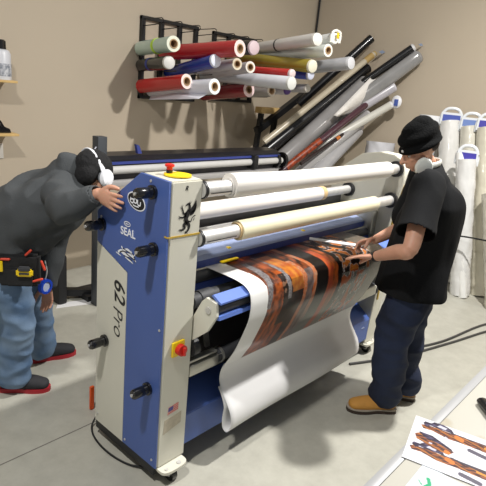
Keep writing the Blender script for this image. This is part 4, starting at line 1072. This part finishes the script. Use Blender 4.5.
o = obj('hoodie', me, hood, man2); md = o.modifiers.new('t', 'SOLIDIFY'); md.thickness = .004; md.offset = 1
for w_, e_ in ((w2R, e2R), (w2L, e2L)):
    n_ = (w_-e_).normalized(); bm = B(); tube(bm, [w_-n_*.055, w_-n_*.03, w_-n_*.004], [.043, .0445, .037], 24, cap=False); q = obj('sleeve_cuff', bm, hood, man2); md = q.modifiers.new('t', 'SOLIDIFY'); md.thickness = .005
den2 = mat('washed blue denim', '#4c6a8e', .85, var=.22, scale=5, bump=.2, bscale=180, col2='#8298b0')
bm = B()
limb(bm, [hipc+V((0, 0, .06)), hipc-V((0, 0, .04))], [(.155, .115), (.165, .14)], 24, up=F2)
for lg in lg2:
    a, k, c = lg
    limb(bm, [a-Z*.02, a.lerp(k, .5), k, k.lerp(c, .5), c], [(.100, .110), (.096, .102), (.084, .090), (.078, .086), (.074, .084)], 26, up=F2)
me = union(bm, .009, 7, cut=[((0, 0, .05), (0, 0, -1))]); folds(me, .010, (6, 6, 10), 41)
o = obj('jeans', me, den2, man2); md = o.modifiers.new('t', 'SOLIDIFY'); md.thickness = .003; md.offset = 1
bks = mat('black suede', '#26262a', .8, var=.15, scale=30); rds = mat('red rubber sole', '#a8202c', .6)
shoe((-.205, 1.205, 0), V((.72, -.60, 0)), bks, rds, man2, nm='shoe', lacem=mat('grey laces', '#4a4a4e', .8), high=False)
shoe((.075, 1.385, 0), V((.95, -.25, 0)), bks, rds, man2, nm='shoe', lacem=mat('grey laces', '#4a4a4e', .8), high=False)
# cap of dark hair
bm = B(); blob(bm, P2(-.020, 0, .052), (.104, .084, .092), R2, 4); blob(bm, P2(-.06, 0, .0), (.055, .074, .07), R2, 3)
me = union(bm, .006, 2); folds(me, .002, (40, 40, 40), 2); obj('hair', me, mat('black knit cap', '#121214', .9, var=.2, scale=60, bump=.4, bscale=120), man2)
# headset
t = thing('headphones', 'white over-ear headphones on the head of the bent person', 'headphones', tuple(hc2))
wp = mat('white headphone plastic', '#e3e5ea', .3)
bm = B(); arc = [P2(-.005-.085*math.sin(a), -.092*math.cos(a), -.005+.132*math.sin(a)) for a in np.linspace(0, PI, 13)]
limb(bm, arc, [(.006, .015)]*3, 12, per=3, up=R2.col[0]); obj('headband', bm, wp, t)
for sd in (1, -1):
    c = P2(-.002, .098*sd, -.012); nrm = (R2.col[1]*sd).normalized(); x_, y_ = R2.col[0], R2.col[2]
    bm = B(); prev = None
    for (dz, r_) in [(-.004, .034), (.0, .038), (.012, .038), (.022, .032), (.027, .018), (.028, .001)]:
        q = ring(bm, c+nrm*dz, x_, y_, r_, r_*1.2, 28)
        if prev: skin(bm, prev, q)
        else: bm.faces.new(q[::-1])
        prev = q
    bm.faces.new(prev); bmesh.ops.recalc_face_normals(bm, faces=bm.faces); cup = obj('ear_cup', bm, wp, t)
    bm = B(); hollow(bm, c-nrm*.014, c-nrm*.002, .037, .02, 28, 0); obj('ear_cushion', bm, mat('grey ear cushion', '#6f7276', .7), cup)
# tool belt with pouch, blade case, ribbon reel
t = thing('tool_pouch', 'black tool pouch with yellow cutter and red-handled tools at the hip of the bent person', 'tool pouch', (-.17, 1.0, .80))
nyl = mat('black nylon', '#161618', .7, var=.15, scale=30, bump=.2)
bm = B()
ptsb = [hipc+L2*(.175*math.cos(a))+F2*(.145*math.sin(a))+Z*(-.035) for a in np.linspace(0, 2*PI, 25)]
for i_ in range(24): bar(bm, ptsb[i_], ptsb[i_+1], .018)
obj('belt', bm, nyl, t)
pc = hipc-L2*.195+F2*.085-Z*.095
def obox(bm, c, a, b, h, bev=.006):
    r_ = bmesh.ops.create_cube(bm, size=1)['verts']
    for v in r_: v.co = c+F2*(v.co.x*2*a)+L2*(v.co.y*2*b)+Z*(v.co.z*2*h)
    bmesh.ops.bevel(bm, geom=list({e for v in r_ for e in v.link_edges}), offset=bev, segments=2, affect='EDGES')
bm = B(); obox(bm, pc, .10, .028, .085, .012); obox(bm, pc+F2*.01-L2*.03-Z*.03, .07, .014, .05, .01); obj('pouch', bm, nyl, t)
bm = B(); obox(bm, pc-F2*.085-L2*.035+Z*.025, .014, .006, .028, .003); obj('yellow_blade_case', bm, yellow, t)
bm = B(); obox(bm, pc+F2*.035-L2*.05+Z*.0, .040, .012, .020, .008); yb = obj('yellow_cutter', bm, yellow, t)
bm = B(); obox(bm, pc+F2*.035-L2*.055+Z*.022, .028, .012, .012, .005); obox(bm, pc+F2*.035-L2*.063, .024, .003, .005, .001); obj('cutter_grip', bm, rubber, yb)
for q, dd in ((pc-F2*.06-L2*.03+Z*.062, F2*.03), (pc+F2*.05-L2*.03+Z*.10, F2*.02+Z*.02), (pc+F2*.12-L2*.03+Z*.035, Z*-.035+F2*.012), (pc+F2*.09-L2*.035-Z*.045, F2*.04+Z*.012)):
    bm = B(); limb(bm, [q-dd*.6, q+dd*.6], [.006, .007], 10); obj('red_tool_handle', bm, mat('red tool plastic', '#c8402a', .5), t)
t = thing('ribbon_reel', 'small blue-rimmed reel with a clear centre hanging at the hip of the bent person', 'reel', (.0, .98, .66))
c = W2(.085, -.155, .70); 
c = V((-.010, 1.00, .675)); nrm = V((.30, -.95, .0)).normalized()
bm = B(); hollow(bm, c-nrm*.012, c+nrm*.012, .042, .028, 32, 0); obj('rim', bm, mat('cobalt plastic', '#1f45b8', .35), t)
bm = B(); cyl(bm, c-nrm*.006, c+nrm*.006, .028, 28); obj('hub', bm, mat('clear grey plastic', '#b9c2d6', .2), t)
bm = B(); tube(bm, cr([c+Z*.042, c+Z*.09+F2*.01, c+Z*.15], 4), .004, 8); obj('clip', bm, chrome, t)
bm = B(); limb(bm, [V((-.315, 1.00, .70)), V((-.315, .995, .64)), V((-.30, 1.0, .60))], [(.035, .012), (.045, .014), (.03, .012)], 16, up=L2)
tag(obj('white_rag', bm, whitepaper), 'white cloth hanging at the thigh of the bent person, at the left edge', 'rag')

# ================================================================== LIGHT
def area(name, loc, size, power, col=(1, .97, .93), size_y=None, target=None):
    d = bpy.data.lights.new(name, 'AREA'); d.energy = power; d.size = size; d.color = col
    if size_y: d.shape = 'RECTANGLE'; d.size_y = size_y
    o = bpy.data.objects.new(name, d); COL.objects.link(o); o.location = loc
    tgt = V(target) if target else V((loc[0], loc[1], 0))
    o.rotation_euler = (tgt-V(loc)).to_track_quat('-Z', 'Y').to_euler(); return o
area('ceiling_light', (-1.40, -.35, 4.0), .18, 105)
area('ceiling_light', (2.05, -1.0, 4.0), .15, 225)
area('ceiling_light', (4.3, -2.6, 4.0), .5, 30)
w = bpy.data.worlds.new('world'); S.world = w; w.use_nodes = True
w.node_tree.nodes['Background'].inputs[0].default_value = (.95, .97, 1.0, 1); w.node_tree.nodes['Background'].inputs[1].default_value = .245

# ================================================================== CAMERA
cd = bpy.data.cameras.new('camera'); cam = bpy.data.objects.new('camera', cd); COL.objects.link(cam)
cd.sensor_width = 36; cd.sensor_fit = 'HORIZONTAL'; cd.lens = 36*516.06/486; cd.clip_start = .05
r_, u_, f_ = V((0.67180082, -0.7348868, 0.09287117)), V((0.15299039, 0.26033275, 0.95332093)), V((0.72476037, 0.62623339, -0.28732238))
M = Matrix(((r_.x, u_.x, -f_.x, -1.30758), (r_.y, u_.y, -f_.y, -1.52790), (r_.z, u_.z, -f_.z, 1.82522), (0, 0, 0, 1)))
cam.matrix_world = M; S.camera = cam
vs = S.view_settings; vs.view_transform = 'Standard'; vs.look = 'None'; vs.gamma = 1; vs.use_curve_mapping = False; vs.exposure = .0
